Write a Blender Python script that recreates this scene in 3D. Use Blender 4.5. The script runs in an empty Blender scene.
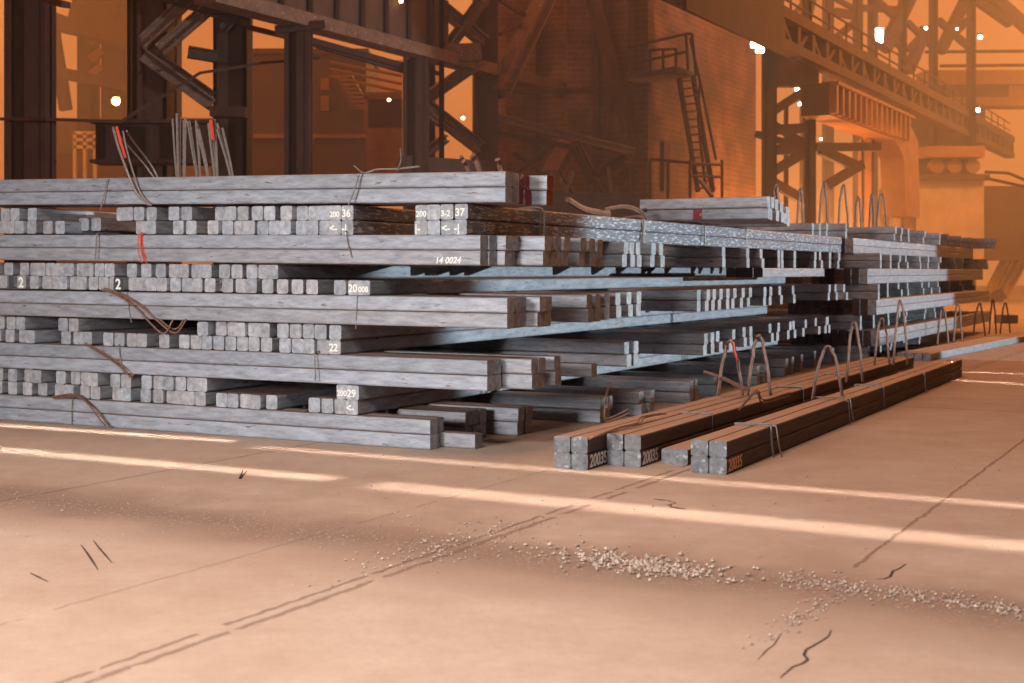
import bpy, math, random
from mathutils import Vector, Matrix
random.seed(7)
R = math.radians
SC = bpy.context.scene
COL = SC.collection
F = 1350.0; CX = 512.0; HY = 271.0; EYE = 1.4      # lens in pixels, principal column, horizon row, eye height

def at(px, py, Y):            # the point seen at a pixel, Y metres into the hall
    return Vector(((px-CX)*Y/F, Y, EYE-(py-HY)*Y/F))
def onfloor(px, py, z=0.0):
    Y = (EYE-z)*F/(py-HY)
    return Vector(((px-CX)*Y/F, Y, z))

# ------------------------------------------------------------------ materials
def mat(name, col, rough=.7, metal=0.0, bump=0.0, scale=8.0, var=.25, stretch=(1,1,1), col2=None, top=None, rnd=0.0, spots=None):
    m = bpy.data.materials.new(name); m.use_nodes = True
    n = m.node_tree.nodes; l = m.node_tree.links
    b = n['Principled BSDF']; b.inputs['Roughness'].default_value = rough; b.inputs['Metallic'].default_value = metal
    tc = n.new('ShaderNodeTexCoord'); mp = n.new('ShaderNodeMapping'); mp.inputs['Scale'].default_value = stretch
    l.new(tc.outputs['Object'], mp.inputs['Vector'])
    oi = n.new('ShaderNodeObjectInfo')
    if rnd:
        ad = n.new('ShaderNodeVectorMath'); ad.operation = 'ADD'
        mu = n.new('ShaderNodeVectorMath'); mu.operation = 'SCALE'; mu.inputs['Scale'].default_value = 37.0
        cb = n.new('ShaderNodeCombineXYZ')
        l.new(oi.outputs['Random'], cb.inputs[0]); l.new(oi.outputs['Random'], cb.inputs[1]); l.new(cb.outputs[0], mu.inputs[0])
        l.new(mp.outputs[0], ad.inputs[0]); l.new(mu.outputs[0], ad.inputs[1]); vec = ad.outputs[0]
    else:
        vec = mp.outputs[0]
    no = n.new('ShaderNodeTexNoise'); no.inputs['Scale'].default_value = scale; no.inputs['Detail'].default_value = 8; no.inputs['Roughness'].default_value = .65
    l.new(vec, no.inputs['Vector'])
    cr = n.new('ShaderNodeValToRGB')
    c = Vector(col)
    c2 = Vector(col2) if col2 else c*(1-var)
    cr.color_ramp.elements[0].position = .32; cr.color_ramp.elements[0].color = (*c2, 1)
    cr.color_ramp.elements[1].position = .66; cr.color_ramp.elements[1].color = (*(c*(1+var*.5)), 1)
    l.new(no.outputs['Fac'], cr.inputs['Fac'])
    out = cr.outputs['Color']
    if spots:                                   # pale scale / mill marks
        n2 = n.new('ShaderNodeTexNoise'); n2.inputs['Scale'].default_value = scale*spots[1]; n2.inputs['Detail'].default_value = 6
        l.new(vec, n2.inputs['Vector'])
        r2 = n.new('ShaderNodeValToRGB'); r2.color_ramp.elements[0].position = spots[2]; r2.color_ramp.elements[1].position = spots[2]+.08
        l.new(n2.outputs['Fac'], r2.inputs['Fac'])
        mx = n.new('ShaderNodeMix'); mx.data_type = 'RGBA'; mx.inputs['B'].default_value = (*spots[0], 1)
        l.new(r2.outputs['Color'], mx.inputs['Factor']); l.new(out, mx.inputs['A']); out = mx.outputs['Result']
    if rnd:                                     # every piece slightly bluer or browner
        mr = n.new('ShaderNodeMapRange'); mr.inputs['To Min'].default_value = 1-rnd; mr.inputs['To Max'].default_value = 1+rnd
        l.new(oi.outputs['Random'], mr.inputs['Value'])
        hs = n.new('ShaderNodeHueSaturation'); l.new(mr.outputs[0], hs.inputs['Value']); l.new(out, hs.inputs['Color']); out = hs.outputs['Color']
        wn = n.new('ShaderNodeTexWhiteNoise'); wn.noise_dimensions = '1D'; l.new(oi.outputs['Random'], wn.inputs['W'])
        mm = n.new('ShaderNodeMapRange'); mm.inputs['To Min'].default_value = 0.0; mm.inputs['To Max'].default_value = .65; l.new(wn.outputs['Value'], mm.inputs['Value'])
        mb = n.new('ShaderNodeMix'); mb.data_type = 'RGBA'; mb.blend_type = 'MULTIPLY'; mb.inputs['B'].default_value = (.85, .98, 1.07, 1)
        l.new(mm.outputs[0], mb.inputs['Factor']); l.new(out, mb.inputs['A']); out = mb.outputs['Result']
    if top:                                     # dust that has settled on upward faces
        ge = n.new('ShaderNodeNewGeometry'); sx = n.new('ShaderNodeSeparateXYZ'); l.new(ge.outputs['Normal'], sx.inputs[0])
        rr = n.new('ShaderNodeMapRange'); rr.inputs['From Min'].default_value = .55; rr.inputs['From Max'].default_value = .9
        l.new(sx.outputs['Z'], rr.inputs['Value'])
        n3 = n.new('ShaderNodeTexNoise'); n3.inputs['Scale'].default_value = 5; n3.inputs['Detail'].default_value = 6; l.new(vec, n3.inputs['Vector'])
        m3 = n.new('ShaderNodeMath'); m3.operation = 'MULTIPLY_ADD'; m3.inputs[1].default_value = .7; m3.inputs[2].default_value = .55; l.new(n3.outputs['Fac'], m3.inputs[0])
        m4 = n.new('ShaderNodeMath'); m4.operation = 'MULTIPLY'; m4.use_clamp = True; l.new(m3.outputs[0], m4.inputs[0]); l.new(rr.outputs[0], m4.inputs[1])
        mx = n.new('ShaderNodeMix'); mx.data_type = 'RGBA'; mx.inputs['B'].default_value = (*top, 1)
        l.new(m4.outputs[0], mx.inputs['Factor']); l.new(out, mx.inputs['A']); out = mx.outputs['Result']
    l.new(out, b.inputs['Base Color'])
    if bump:
        bp = n.new('ShaderNodeBump'); bp.inputs['Strength'].default_value = bump; bp.inputs['Distance'].default_value = .02
        l.new(no.outputs['Fac'], bp.inputs['Height']); l.new(bp.outputs[0], b.inputs['Normal'])
    return m

STEEL = mat('mill_scale_steel', (.36,.36,.385), .50, .25, .35, 7, .36, (.8,4,4), top=(.27,.17,.13), rnd=.13, spots=((.17,.13,.12), 1.7, .63))
END = mat('cut_steel_face', (.365,.36,.375), .6, .1, .6, 18, .42, rnd=.16, spots=((.20,.20,.22), 1.6, .66))
END2 = mat('scuffed_cut_face', (.20,.195,.20), .55, .2, .7, 14, .5, rnd=.1, spots=((.42,.42,.44), 1.6, .60))
BARE = mat('flaky_steel', (.22,.21,.23), .5, .25, .3, 6, .25, (1.0,5,5), top=(.27,.17,.13), rnd=.05, spots=((.58,.60,.63), 1.9, .54))
RUSTY = mat('dusty_brown_steel', (.085,.055,.047), .7, .1, .35, 6, .35, (.5,5,5), top=(.44,.26,.175), rnd=.06)
REDP = mat('red_paint', (.25,.018,.02), .55, 0, .3, 14, .4, spots=((.5,.42,.42), 1.5, .62))
DARKEND = mat('dark_painted_end',(.05,.055,.065),.6)
CHALK = mat('chalk_marks', (.80,.78,.72), .9, var=.1)
ORANGEP = mat('orange_paint_marks', (.80,.42,.22), .8, var=.2)
WIRE = mat('rusty_wire', (.22,.12,.085), .65, .4, .2, 30, .4)
WIREG = mat('grey_wire', (.26,.22,.20), .55, .4, .2, 30, .3)
REDW = mat('red_wire_paint', (.62,.06,.03), .6, 0)
IRON = mat('structural_iron', (.065,.020,.010), .75, .2, .3, 3, .45, (1,1,.4))
IRON2 = mat('worn_painted_iron', (.17,.08,.05), .7, .1, .3, 4, .4, spots=((.38,.26,.20), 3, .62))
PLATE = mat('brown_cladding', (.085,.033,.018), .8, 0, .2, 1.5, .35)
OCHRE = mat('ochre_girder_paint', (.30,.12,.05), .7, 0, .2, 2, .3)
CONC = mat('pale_concrete', (.50,.33,.22), .9, 0, .3, 1.2, .25)
YEL = mat('yellow_machine_paint', (.50,.25,.06), .6, 0, .2, 4, .4)

def emis(name, col, s):
    m = bpy.data.materials.new(name); m.use_nodes = True
    n = m.node_tree.nodes; n.clear()
    e = n.new('ShaderNodeEmission'); e.inputs['Color'].default_value = (*col,1); e.inputs['Strength'].default_value = s
    o = n.new('ShaderNodeOutputMaterial'); m.node_tree.links.new(e.outputs[0], o.inputs[0]); return m
GLOWW = emis('white_lamp_glow', (.85,1,.95), 25)
GLOWO = emis('sodium_lamp_glow', (1,.62,.22), 14)
GLOWP = emis('lit_window_glow', (1,.50,.16), 1.6)

def brickmat():
    m = bpy.data.materials.new('old_brick'); m.use_nodes = True
    n = m.node_tree.nodes; l = m.node_tree.links; b = n['Principled BSDF']; b.inputs['Roughness'].default_value = .9
    tc = n.new('ShaderNodeTexCoord'); mp = n.new('ShaderNodeMapping'); mp.inputs['Rotation'].default_value = (R(90),0,0)
    l.new(tc.outputs['Object'], mp.inputs[0])
    br = n.new('ShaderNodeTexBrick'); br.inputs['Scale'].default_value = 1.0
    br.inputs['Brick Width'].default_value = .5; br.inputs['Row Height'].default_value = .17; br.inputs['Mortar Size'].default_value = .02
    br.inputs['Color1'].default_value = (.20,.080,.045,1); br.inputs['Color2'].default_value = (.145,.06,.036,1); br.inputs['Mortar'].default_value = (.24,.14,.09,1)
    l.new(mp.outputs[0], br.inputs['Vector'])
    no = n.new('ShaderNodeTexNoise'); no.inputs['Scale'].default_value = .9; no.inputs['Detail'].default_value = 8; l.new(mp.outputs[0], no.inputs['Vector'])
    cr = n.new('ShaderNodeValToRGB'); cr.color_ramp.elements[0].position=.35; cr.color_ramp.elements[0].color=(.45,.42,.4,1); cr.color_ramp.elements[1].position=.7; cr.color_ramp.elements[1].color=(1.25,1.2,1.1,1)
    l.new(no.outputs['Fac'], cr.inputs[0])
    mx = n.new('ShaderNodeMix'); mx.data_type='RGBA'; mx.blend_type='MULTIPLY'; mx.inputs['Factor'].default_value=1
    l.new(br.outputs['Color'], mx.inputs['A']); l.new(cr.outputs[0], mx.inputs['B']); l.new(mx.outputs['Result'], b.inputs['Base Color'])
    bp = n.new('ShaderNodeBump'); bp.inputs['Strength'].default_value=.6; bp.inputs['Distance'].default_value=.04; l.new(br.outputs['Fac'], bp.inputs['Height']); bp.invert=True
    l.new(bp.outputs[0], b.inputs['Normal'])
    return m
BRICK = brickmat()

# ------------------------------------------------------------------ mesh builder
class MB:
    def __init__(s): s.v=[]; s.f=[]; s.mi=[]
    def add(s, vs, fs, mi=0):
        o=len(s.v); s.v += [tuple(v) for v in vs]; s.f += [tuple(i+o for i in f) for f in fs]; s.mi += [mi]*len(fs); return s
    def box(s, lo, hi, mi=0):
        x0,y0,z0=lo; x1,y1,z1=hi
        return s.add([(x0,y0,z0),(x1,y0,z0),(x1,y1,z0),(x0,y1,z0),(x0,y0,z1),(x1,y0,z1),(x1,y1,z1),(x0,y1,z1)],
              [(0,3,2,1),(4,5,6,7),(0,1,5,4),(1,2,6,5),(2,3,7,6),(3,0,4,7)], mi)
    def bar(s, p, q, w, h, up=(0,0,1), mi=0):    # rectangular bar from p to q
        p=Vector(p); q=Vector(q); d=(q-p).normalized(); up=Vector(up)
        if abs(d.dot(up))>.98: up=Vector((0,1,0))
        a=d.cross(up).normalized()*w/2; b=a.cross(d).normalized()*h/2
        vs=[c+sa*a+sb*b for c in (p,q) for sa,sb in ((-1,-1),(1,-1),(1,1),(-1,1))]
        return s.add(vs, [(0,1,2,3),(7,6,5,4),(0,4,5,1),(1,5,6,2),(2,6,7,3),(3,7,4,0)], mi)
    def ibeam(s, p, q, w, h, up=(0,0,1), t=.06):
        p=Vector(p); q=Vector(q); d=(q-p).normalized(); u=Vector(up)
        if abs(d.dot(u))>.98: u=Vector((0,1,0))
        a=d.cross(u).normalized(); b=a.cross(d).normalized()
        s.bar(p+b*(h/2-t/2),q+b*(h/2-t/2),w,t,up); s.bar(p-b*(h/2-t/2),q-b*(h/2-t/2),w,t,up); s.bar(p,q,t,h-2*t,up); return s
    def tube(s, pts, r, n=6):
        pts=[Vector(p) for p in pts]; m=len(pts); rr = r if isinstance(r,(list,tuple)) else [r]*m
        vs=[]
        for i,p in enumerate(pts):
            d=(pts[min(i+1,m-1)]-pts[max(i-1,0)]).normalized()
            u=Vector((0,0,1)) if abs(d.z)<.9 else Vector((1,0,0))
            a=d.cross(u).normalized(); b=a.cross(d)
            vs += [p+(a*math.cos(t)+b*math.sin(t))*rr[i] for t in [2*math.pi*k/n for k in range(n)]]
        fs=[(i*n+k,i*n+(k+1)%n,(i+1)*n+(k+1)%n,(i+1)*n+k) for i in range(m-1) for k in range(n)]
        fs += [tuple(range(n))[::-1], tuple((m-1)*n+k for k in range(n))]
        return s.add(vs,fs)
    def prism(s, poly, axis, mi=0):               # poly (3d points) pushed along axis
        ax=Vector(axis); n=len(poly); P=[Vector(p) for p in poly]
        return s.add(P+[p+ax for p in P], [tuple(range(n))[::-1], tuple(range(n,2*n))]+[(i,(i+1)%n,n+(i+1)%n,n+i) for i in range(n)], mi)
    def mesh(s, name, mats, smooth=False):
        me=bpy.data.meshes.new(name); me.from_pydata(s.v,[],s.f)
        for m in (mats if isinstance(mats,(list,tuple)) else [mats]): me.materials.append(m)
        for p,i in zip(me.polygons,s.mi): p.material_index=i; p.use_smooth=smooth
        import bmesh
        b=bmesh.new(); b.from_mesh(me); bmesh.ops.recalc_face_normals(b, faces=b.faces); b.to_mesh(me); b.free()
        return me
    def build(s, name, mats, parent=None, origin=None, smooth=False):
        if origin is not None:
            o=Vector(origin); s.v=[tuple(Vector(v)-o) for v in s.v]
        ob=bpy.data.objects.new(name, s.mesh(name,mats,smooth)); COL.objects.link(ob)
        if origin is not None: ob.location=Vector(origin)
        if parent is not None:
            ob.parent=parent
        return ob
def tag(o,label=None,cat=None,group=None,kind=None):
    if label: o['label']=label
    if cat: o['category']=cat
    if group: o['group']=group
    if kind: o['kind']=kind
    return o
def empty(name, loc, label, cat, group=None):
    e=bpy.data.objects.new(name,None); COL.objects.link(e); e.location=Vector(loc); e.empty_display_size=.2
    return tag(e,label,cat,group)
def part(mb,name,m,parent,label=None,smooth=False):   # world-coordinate mesh under a thing's empty
    loc=parent.location
    if parent.type!='EMPTY' and parent.parent: loc=parent.location+parent.parent.location
    mb.v=[tuple(Vector(v)-loc) for v in mb.v]
    o=mb.build(name,m,parent,smooth=smooth)
    if label: o['label']=label
    return o

# ------------------------------------------------------------------ stack frame
S=.12; LEN=11.8
A=Vector((.895,-.446,0)).normalized()     # along the long sides, to the right
B=Vector((A.y*-1, A.x, 0))                 # away from the camera
B=Vector((.446,.895,0)).normalized()
B=Vector((702,1350,0)).normalized()
A=Vector((B.y,-B.x,0))
C0=onfloor(430,450)                        # right front bottom corner of the stack
VA=math.atan2(-A.y,-A.x); VB=math.atan2(B.y,B.x)
def uv(u,v,z=0): return C0+A*u+B*v+Vector((0,0,z))
def u_at(px,v):                            # u where pixel column px cuts the row at depth v
    k=(px-CX)/F; p=C0+B*v
    return (k*p.y-p.x)/(A.x-k*A.y)
def v_plane(px,u=0.0):
    k=(px-CX)/F; p=C0+A*u
    return (k*p.y-p.x)/(B.x-k*B.y)
SL={1:0,2:.004,3:.008,4:.013,5:.02,6:.04,7:.058,8:.072,9:.088}      # rise of each tier towards the left over 4.6 m
def tierz(t,u): return (t-1)*2*S + SL[t]*max(0,-u)/4.63

def billet_mesh(L,w=S,h=S,c=.015,mats=None,name='steel_billet'):
    prof=[(-w/2+c,0),(w/2-c,0),(w/2-c*.3,c*.3),(w/2,c),(w/2,h-c),(w/2-c*.3,h-c*.3),(w/2-c,h),(-w/2+c,h),(-w/2+c*.3,h-c*.3),(-w/2,h-c),(-w/2,c),(-w/2+c*.3,c*.3)]
    n=len(prof); m=MB()
    vs=[(x,y,z) for x in (0,L) for y,z in prof]
    m.add(vs,[(i,(i+1)%n,n+(i+1)%n,n+i) for i in range(n)],0)
    m.add(vs,[tuple(range(n))[::-1]],1); m.add(vs,[tuple(range(n,2*n))],1)
    return m.mesh(name,mats or [STEEL,END])
M_STD=billet_mesh(LEN-.02,S-.004,S-.002)
M_BARE=billet_mesh(LEN-.02,S-.004,S-.002,mats=[BARE,END])
M_DK=billet_mesh(LEN-.02,S-.004,S-.002,mats=[STEEL,RUSTY])
M_DK2=billet_mesh(LEN-.02,S-.004,S-.002,mats=[STEEL,DARKEND])
M_DKS=billet_mesh(3.0,S-.004,S-.002,mats=[STEEL,RUSTY])
M_SHORT=billet_mesh(1.42,S-.004,S-.002)
M_RED=billet_mesh(LEN-.02,S-.004,S-.002,mats=[STEEL,REDP])
SPECS=[]                                   # every billet: key, mesh, place, rotation, tier, row, kind, pixel
def spec(key,me,loc,yaw,pitch,tier,row,kind,px,stack=1,sp=None):
    SPECS.append(dict(key=key,me=me,loc=loc,rot=(0,-pitch,yaw),tier=tier,row=row,kind=kind,px=px,stack=stack,sp=sp))

ROWS={9:[505,512,517,524,545],
 7:[480,489,505,510,542,549,556,563,579,590,598,623,631,636,649,660,723,746,762,778,782,794,814,820,830,838],
 5:[507,514,519,538,545,587,594,604,616,627,635,698,705,712,718,725,732,740,747,762,768,780,792,829,836,845],
 3:[487,494,533,538,556,592,626,633,704,711,718,730,744,750,770,777,787,793,803,817,824,828],
 1:[430,436,465,472,479,518,525,601,606,641,648,689,696,716,758,765,784,791,800,815,830]}
VMAP={0:[(430,0),(487,0),(533,.26),(548,.45),(590,1.5),(626,2.9),(704,4.9),(760,7.4),(838,11.4)],
 1:[(430,0),(436,.12),(465,.6),(480,.85),(518,1.10),(525,1.25),(601,2.3),(641,3.0),(689,4.4),(716,5.4),(760,7.0),(830,11.2)],
 9:[(505,0),(512,.123),(517,.26),(524,.39),(545,.52)]}
def vmap(t,px):
    m=VMAP.get(t,VMAP[0])
    for (a,b),(c,d) in zip(m,m[1:]):
        if px<=c: return b+(d-b)*max(0,px-a)/(c-a)
    return m[-1][1]
def rows(tier,pxs,v0=None,vend=11.6,stack=1,uref=0.0,only_low=()):
    rr=random.Random(tier*10+stack)
    out=[]; v=v0 if v0 is not None else -.02
    for i,px in enumerate(pxs):
        vn=v_plane(px,uref)-.1 if stack==2 else vmap(tier,px)
        if i: v=max(v+S+.003, min(vn, vend))
        for row in (0,1):
            if row==1 and i in only_low: continue
            p=px+(0 if i<2 else rr.uniform(-2.0,2.0)*(1.2 if row else .6))
            u=u_at(p,v+S/2*0)
            out.append((tier,row,i,u,v+S/2,p))
    return out
for t,pxs in ROWS.items():
    for (t_,row,i,u,v,p) in rows(t,pxs,only_low={1:(),3:(5,),7:(),5:(),9:()}[t]):
        z=(t-1)*2*S+row*S
        me=M_STD
        if t==9 and i>=2: me=M_RED
        if t<9 and u<-.6 and i>2: pass
        # height: rises to the left
        pitch=math.atan(SL[t]/4.63)
        z0=z+SL[t]*max(0,-u)/4.63
        spec(('A',1,t,i,row),me,uv(u,v,z0),VA,pitch,t,row,'A',p)
# loose short block beside the bottom tier
ENDS={8:([(-14,-4),(-3,7),(11,20),(26,36),(113,123),(124,134),(134.5,154),(171,192),(209,248),(252,275),(281,293),(293,323),(326,351),(419,468)],
         [(-14,-3),(-2,7),(9,36),(41,64),(134.5,157),(170,184),(185,196),(209,220),(221,251),(251,275),(281,293),(294,324),(324,350),(420,467)]),
 6:([(-12,-2),(-1,9),(16,36),(37,74),(74,83),(84,113),(127,137),(138,164),(168,188),(190,212),(220,241),(243,255),(256,277)],
    [(-12,-2),(-1,9),(18,28),(30,40),(41,50),(51,68),(69,85),(87,104),(105,115),(128,138),(139,166),(171,189),(190,202),(204,216),(222,232),(234,246),(246,257),(258,273),(275,288),(290,303),(306,318),(329,347),(347,372)]),
 4:([(-8,2),(6,16),(16,26),(59,68),(72,81),(200,211),(213,235),(237,257),(259,271),(282,313),(314,343)],
    [(-8,2),(5,15),(17,27),(28,38),(60,70),(72,91),(103,113),(114,125),(126,137),(137,147),(159,170),(172,187),(189,201),(202,223),(225,236),(237,258),(259,271),(282,341)]),
 2:([(-8,2),(6,17),(18,31),(32,43),(55,65),(66,77),(81,100),(112,133),(143,153),(154,175),(176,193),(194,206),(335,361)],
    [(-8,2),(8,18),(19,32),(33,44),(57,74),(79,89),(90,100),(110,121),(122,132),(141,151),(153,163),(164,174),(175,192),(193,204),(222,262),(263,275),(305,333),(333,359)])}
rb=random.Random(3)
for t,(up,lo) in ENDS.items():
    for row,groups in ((0,lo),(1,up)):
        prev=-99
        for gi,(x0,x1) in enumerate(groups):
            u1=u_at(x1,0); u0=u_at(x0,0); n=max(1,round((u1-u0)/S)); st=max(S+.001,(u1-u0)/n) if n>1 else S+.001
            off=rb.uniform(-.02,.03); yaw=VB+R(rb.uniform(-.05,.05))
            if x1>=340: off=-.01; yaw=VB
            for j in range(n):
                u=u1-(n-1-j)*st-S/2
                if u-S/2<prev: u=prev+S/2+.001
                prev=u+S/2
                px=x1-(n-1-j)*(x1-x0)/n
                z=(t-1)*2*S+row*S+SL[t]*max(0,-u)/4.63
                v=off+rb.uniform(-.025,.025)
                me=M_STD
                if x1>=340: me=M_BARE if t==8 else M_STD
                sp=None
                if j==n-1: sp=(t,row,x1)
                spec(('B',1,t,round(px),row),me,uv(u,v,z),yaw,0,t,row,'B',px,sp=sp)
for px in (18,127.5):
    u=u_at(px,.05); spec(('R',1,6,round(px),0),M_DK2,uv(u-S/2,.0,5*2*S+SL[6]*-u/4.63),VB,0,6,0,'B',px)
for j,px in enumerate((735,744,753,762)):
    u=u_at(px,7.3); spec(('Q',1,6,j,1),M_DKS,uv(u-S/2,7.3+.04*(j%2),5*2*S+S),VB,0,6,1,'B',px)
# two crooked loose ends in the eighth tier
for j,px in enumerate((91,101)):
    u=u_at(px,.25); spec(('T',1,8,px,0),M_STD,uv(u-S/2,.22+.03*j,7*2*S+.035+SL[8]*-u/4.63),VB+R(1.5),R(.2)*0,8,0,'B',px)
# short bundle lying on the back of the first stack
for i,(px,v,row) in enumerate([(768,4.6,0),(767,4.6,1),(769,4.73,0),(771,4.73,1),(775,5.2,1),(776,5.2,0),(781,5.6,0),(780,5.73,1),(784,6.0,0),(787,6.9,0),(786,6.9,1)]):
    u=u_at(px,v)
    spec(('S',1,9,i,row),M_SHORT,uv(u,v+S/2,16*S+.02+row*S),VA,0,9,row,'S',px)
# bars that carry the short bundle
# ---- second stack
ROWS2={9:[812,819,826,845,893,900,908,922,939,946,960,972,985,995],7:[880,890,899,906,920,927,938,955,962,975,987],
       5:[878,887,900,907,922,930,938,950,962,975],3:[860,873,889,897,905,925,934,942],1:[868,880,890,905,920]}
V2=12.05
for t,pxs in ROWS2.items():
    for (t_,row,i,u,v,p) in rows(t,pxs,v0=V2,vend=V2+11.6,stack=2,uref=u_at(860,V2)):
        spec(('A',2,t,i,row),M_STD,uv(u,v,(t-1)*2*S+row*S),VA,0,t,row,'A',p,stack=2)
for t,xr in {8:854,6:868,4:877,2:880}.items():
    u1=u_at(xr,V2)
    for row in (0,1):
        uu=u1
        for j in range(9):
            spec(('B',2,t,j,row),M_STD if j==0 else M_DK,uv(uu-S/2,V2-.03-.02*(j%3),(t-1)*2*S+row*S),VB,0,t,row,'B',xr-j*9,stack=2)
            uu-=S+.003+(.14 if j%3==2 else 0)

# ------------------------------------------------------------------ build billets: the 300 largest in view on their own, the rest as one mass
KEEP=[0,1,2,4,6,8,9,10,11,13,14,15,18,19,26,27,28,32,33,38,39,42,43,44,45,48,49,54,55,62,63,65,67,68,69,71,72,73,75,77,78,79,80,81,83,84,85,100,101,107,108,109,114,115,117,118,119,121,122,123,124,125,126,128,129,130,132,134,136,138,140,141,142,144,146,150,152,154,157,158,160,161,162,164,166,167,168,170,171,172,174,175,176,178,179,180,182,183,184,185,186,188,189,190,192,194,196,198,202,203,204,205,207,208,209,210,211,213,214,215,216,217,218,219,220,221,222,223,224,225,228,229,231,232,233,234,235,237,238,239,240,241,242,243,244,245,246,247,248,249,250,253,254,257,259,265,266,267,268,269,270,271,273,274,275,276,277,278,279,280,282,288,290,291,292,293,294,295,297,298,299,300,301,302,304,306,308,309,310,311,312,313,314,315,316,317,319,320,321,322,323,324,325,326,327,328,329,332,333,334,335,336,338,339,340,341,342,343,344,345,347,348,349,351,353,355,356,357,360,361,362,363,364,365,366,367,368,369,370,372,374,375,378,379,380,381,383,384,386,388,390,394,395,396,397,398,402,403,406,409,415,416,417,436,437,458,459,478,479,494,495,504,513,522,531,540,549,558,567,568,569,570]
SEEN=set([3,5,7,12,16,17,20,21,22,23,24,25,29,30,31,34,35,36,37,40,41,46,47,50,51,52,53,56,57,58,59,60,61,64,66,70,74,76,82,86,87,88,89,90,91,92,93,94,95,96,97,98,99,102,103,104,105,106,110,111,112,113,116,120,127,131,133,135,137,139,143,145,147,148,149,151,153,155,156,159,163,165,169,173,177,181,187,191,193,195,197,199,200,201,206,212,226,227,230,236,252,255,256,258,260,261,262,263,264,272,281,283,284,285,286,287,289,296,303,305,307,318,330,331,337,346,350,352,354,358,359,371,373,376,377,382,385,387,389,391,392,393,399,400,401,404,405,407,408,410,411,412,413,414,418,419,420,421,422,423,424,425,426,427,428,429,430,431,432,433,434,435,438,439,440,441,442,443,444,445,446,447,448,449,450,451,452,453,454,455,456,457,460,461,462,463,464,465,466,467,468,469,470,471,472,473,474,475,476,477,480,481,482,483,484,485,486,487,488,489,490,491,492,493,496,497,498,499,500,501,502,503,505,514,523,524,525,526,527,528,529,530,532,533,534,535,541,542,543,544,545,546,547,548,550,551,552,553,554,555,556,557,559,560,561,562,563,564,565,566,571,572,573,574,575])
def ordn(n):
    a=['','first','second','third','fourth','fifth','sixth','seventh','eighth','ninth','tenth','eleventh','twelfth','thirteenth','fourteenth','fifteenth','sixteenth','seventeenth','eighteenth','nineteenth']
    if n<20: return a[n]
    te={2:'twent',3:'thirt',4:'fort',5:'fift',6:'sixt'}[n//10]
    return te+'ieth' if n%10==0 else te+'y-'+a[n%10]
KSET=None if KEEP is None else set(KEEP)|{i for i,q in enumerate(SPECS) if q['kind']=='B' and q['stack']==1 and ((q['tier']==2 and q['px']>335) or (q['tier']==8 and q['px']>330) or (q['tier']==6 and q['px']>340))}
SEEN-=KSET
cnt={}; merged=MB(); BYKEY={}
order=sorted(range(len(SPECS)),key=lambda i:SPECS[i]['px'])
def marry(sp):
    M=Matrix.Translation(sp['loc'])@ (Matrix.Rotation(sp['rot'][2],4,'Z')@Matrix.Rotation(sp['rot'][1],4,'Y')@Matrix.Rotation(sp['rot'][0],4,'X'))
    me=sp['me']; vs=[M@v.co for v in me.vertices]
    k=MMATS
    for p in me.polygons: pass
    o=len(merged.v); merged.v+= [tuple(v) for v in vs]
    for p in me.polygons: merged.f.append(tuple(i+o for i in p.vertices)); merged.mi.append(k.index(me.materials[p.material_index]))
MMATS=[STEEL,END,BARE,RUSTY,REDP,DARKEND]
for i in order:
    sp=SPECS[i]
    if KSET is not None and i not in KSET:
        if i in SEEN:
            marry(sp); k=(sp['stack'],sp['kind'],sp['tier'],sp['row']); cnt[k]=cnt.get(k,0)+1
        continue
    o=bpy.data.objects.new('steel_billet',sp['me']); COL.objects.link(o)
    o.location=sp['loc']; o.rotation_euler=sp['rot']; o['spec']=i if KSET is None else 0
    if KSET is not None: del o['spec']
    k=(sp['stack'],sp['kind'],sp['tier'],sp['row']); cnt[k]=cnt.get(k,0)+1; n=cnt[k]
    T=ordn(sp['tier']); ul='upper' if sp['row'] else 'lower'
    far='farther' if sp['stack']==2 else 'near'
    if sp['kind']=='A':
        lab=f'long side-on steel billet, {ordn(n)} {ul} row back in tier {T} of the {far} stack'
        if sp['stack']==1 and n==1: lab=f'frontmost long grey steel billet in the {ul} row of the {T} tier up, near stack'
        grp=f'side-on billets in the {T} tier of the {far} stack'
    elif sp['kind']=='S':
        lab=f'short steel billet atop the near stack at the back, {ul} row, {ordn(n)} right end'
        grp='short billets lying on top of the near stack'
    else:
        lab=f'square-ended steel billet, {ordn(n)} from the left in the {ul} row, tier {T}, {far} stack'
        grp=f'end-on billets in the {T} tier of the {far} stack'
    tag(o,lab,'steel billet',grp)
    BYKEY[sp['key']]=o
if merged.v:
    mo=merged.build('distant_steel_billets',MMATS)
    tag(mo,'mass of further steel billets deep in and at the far end of both stacks','steel billets','remaining billets of the stacks','stuff')

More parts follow.
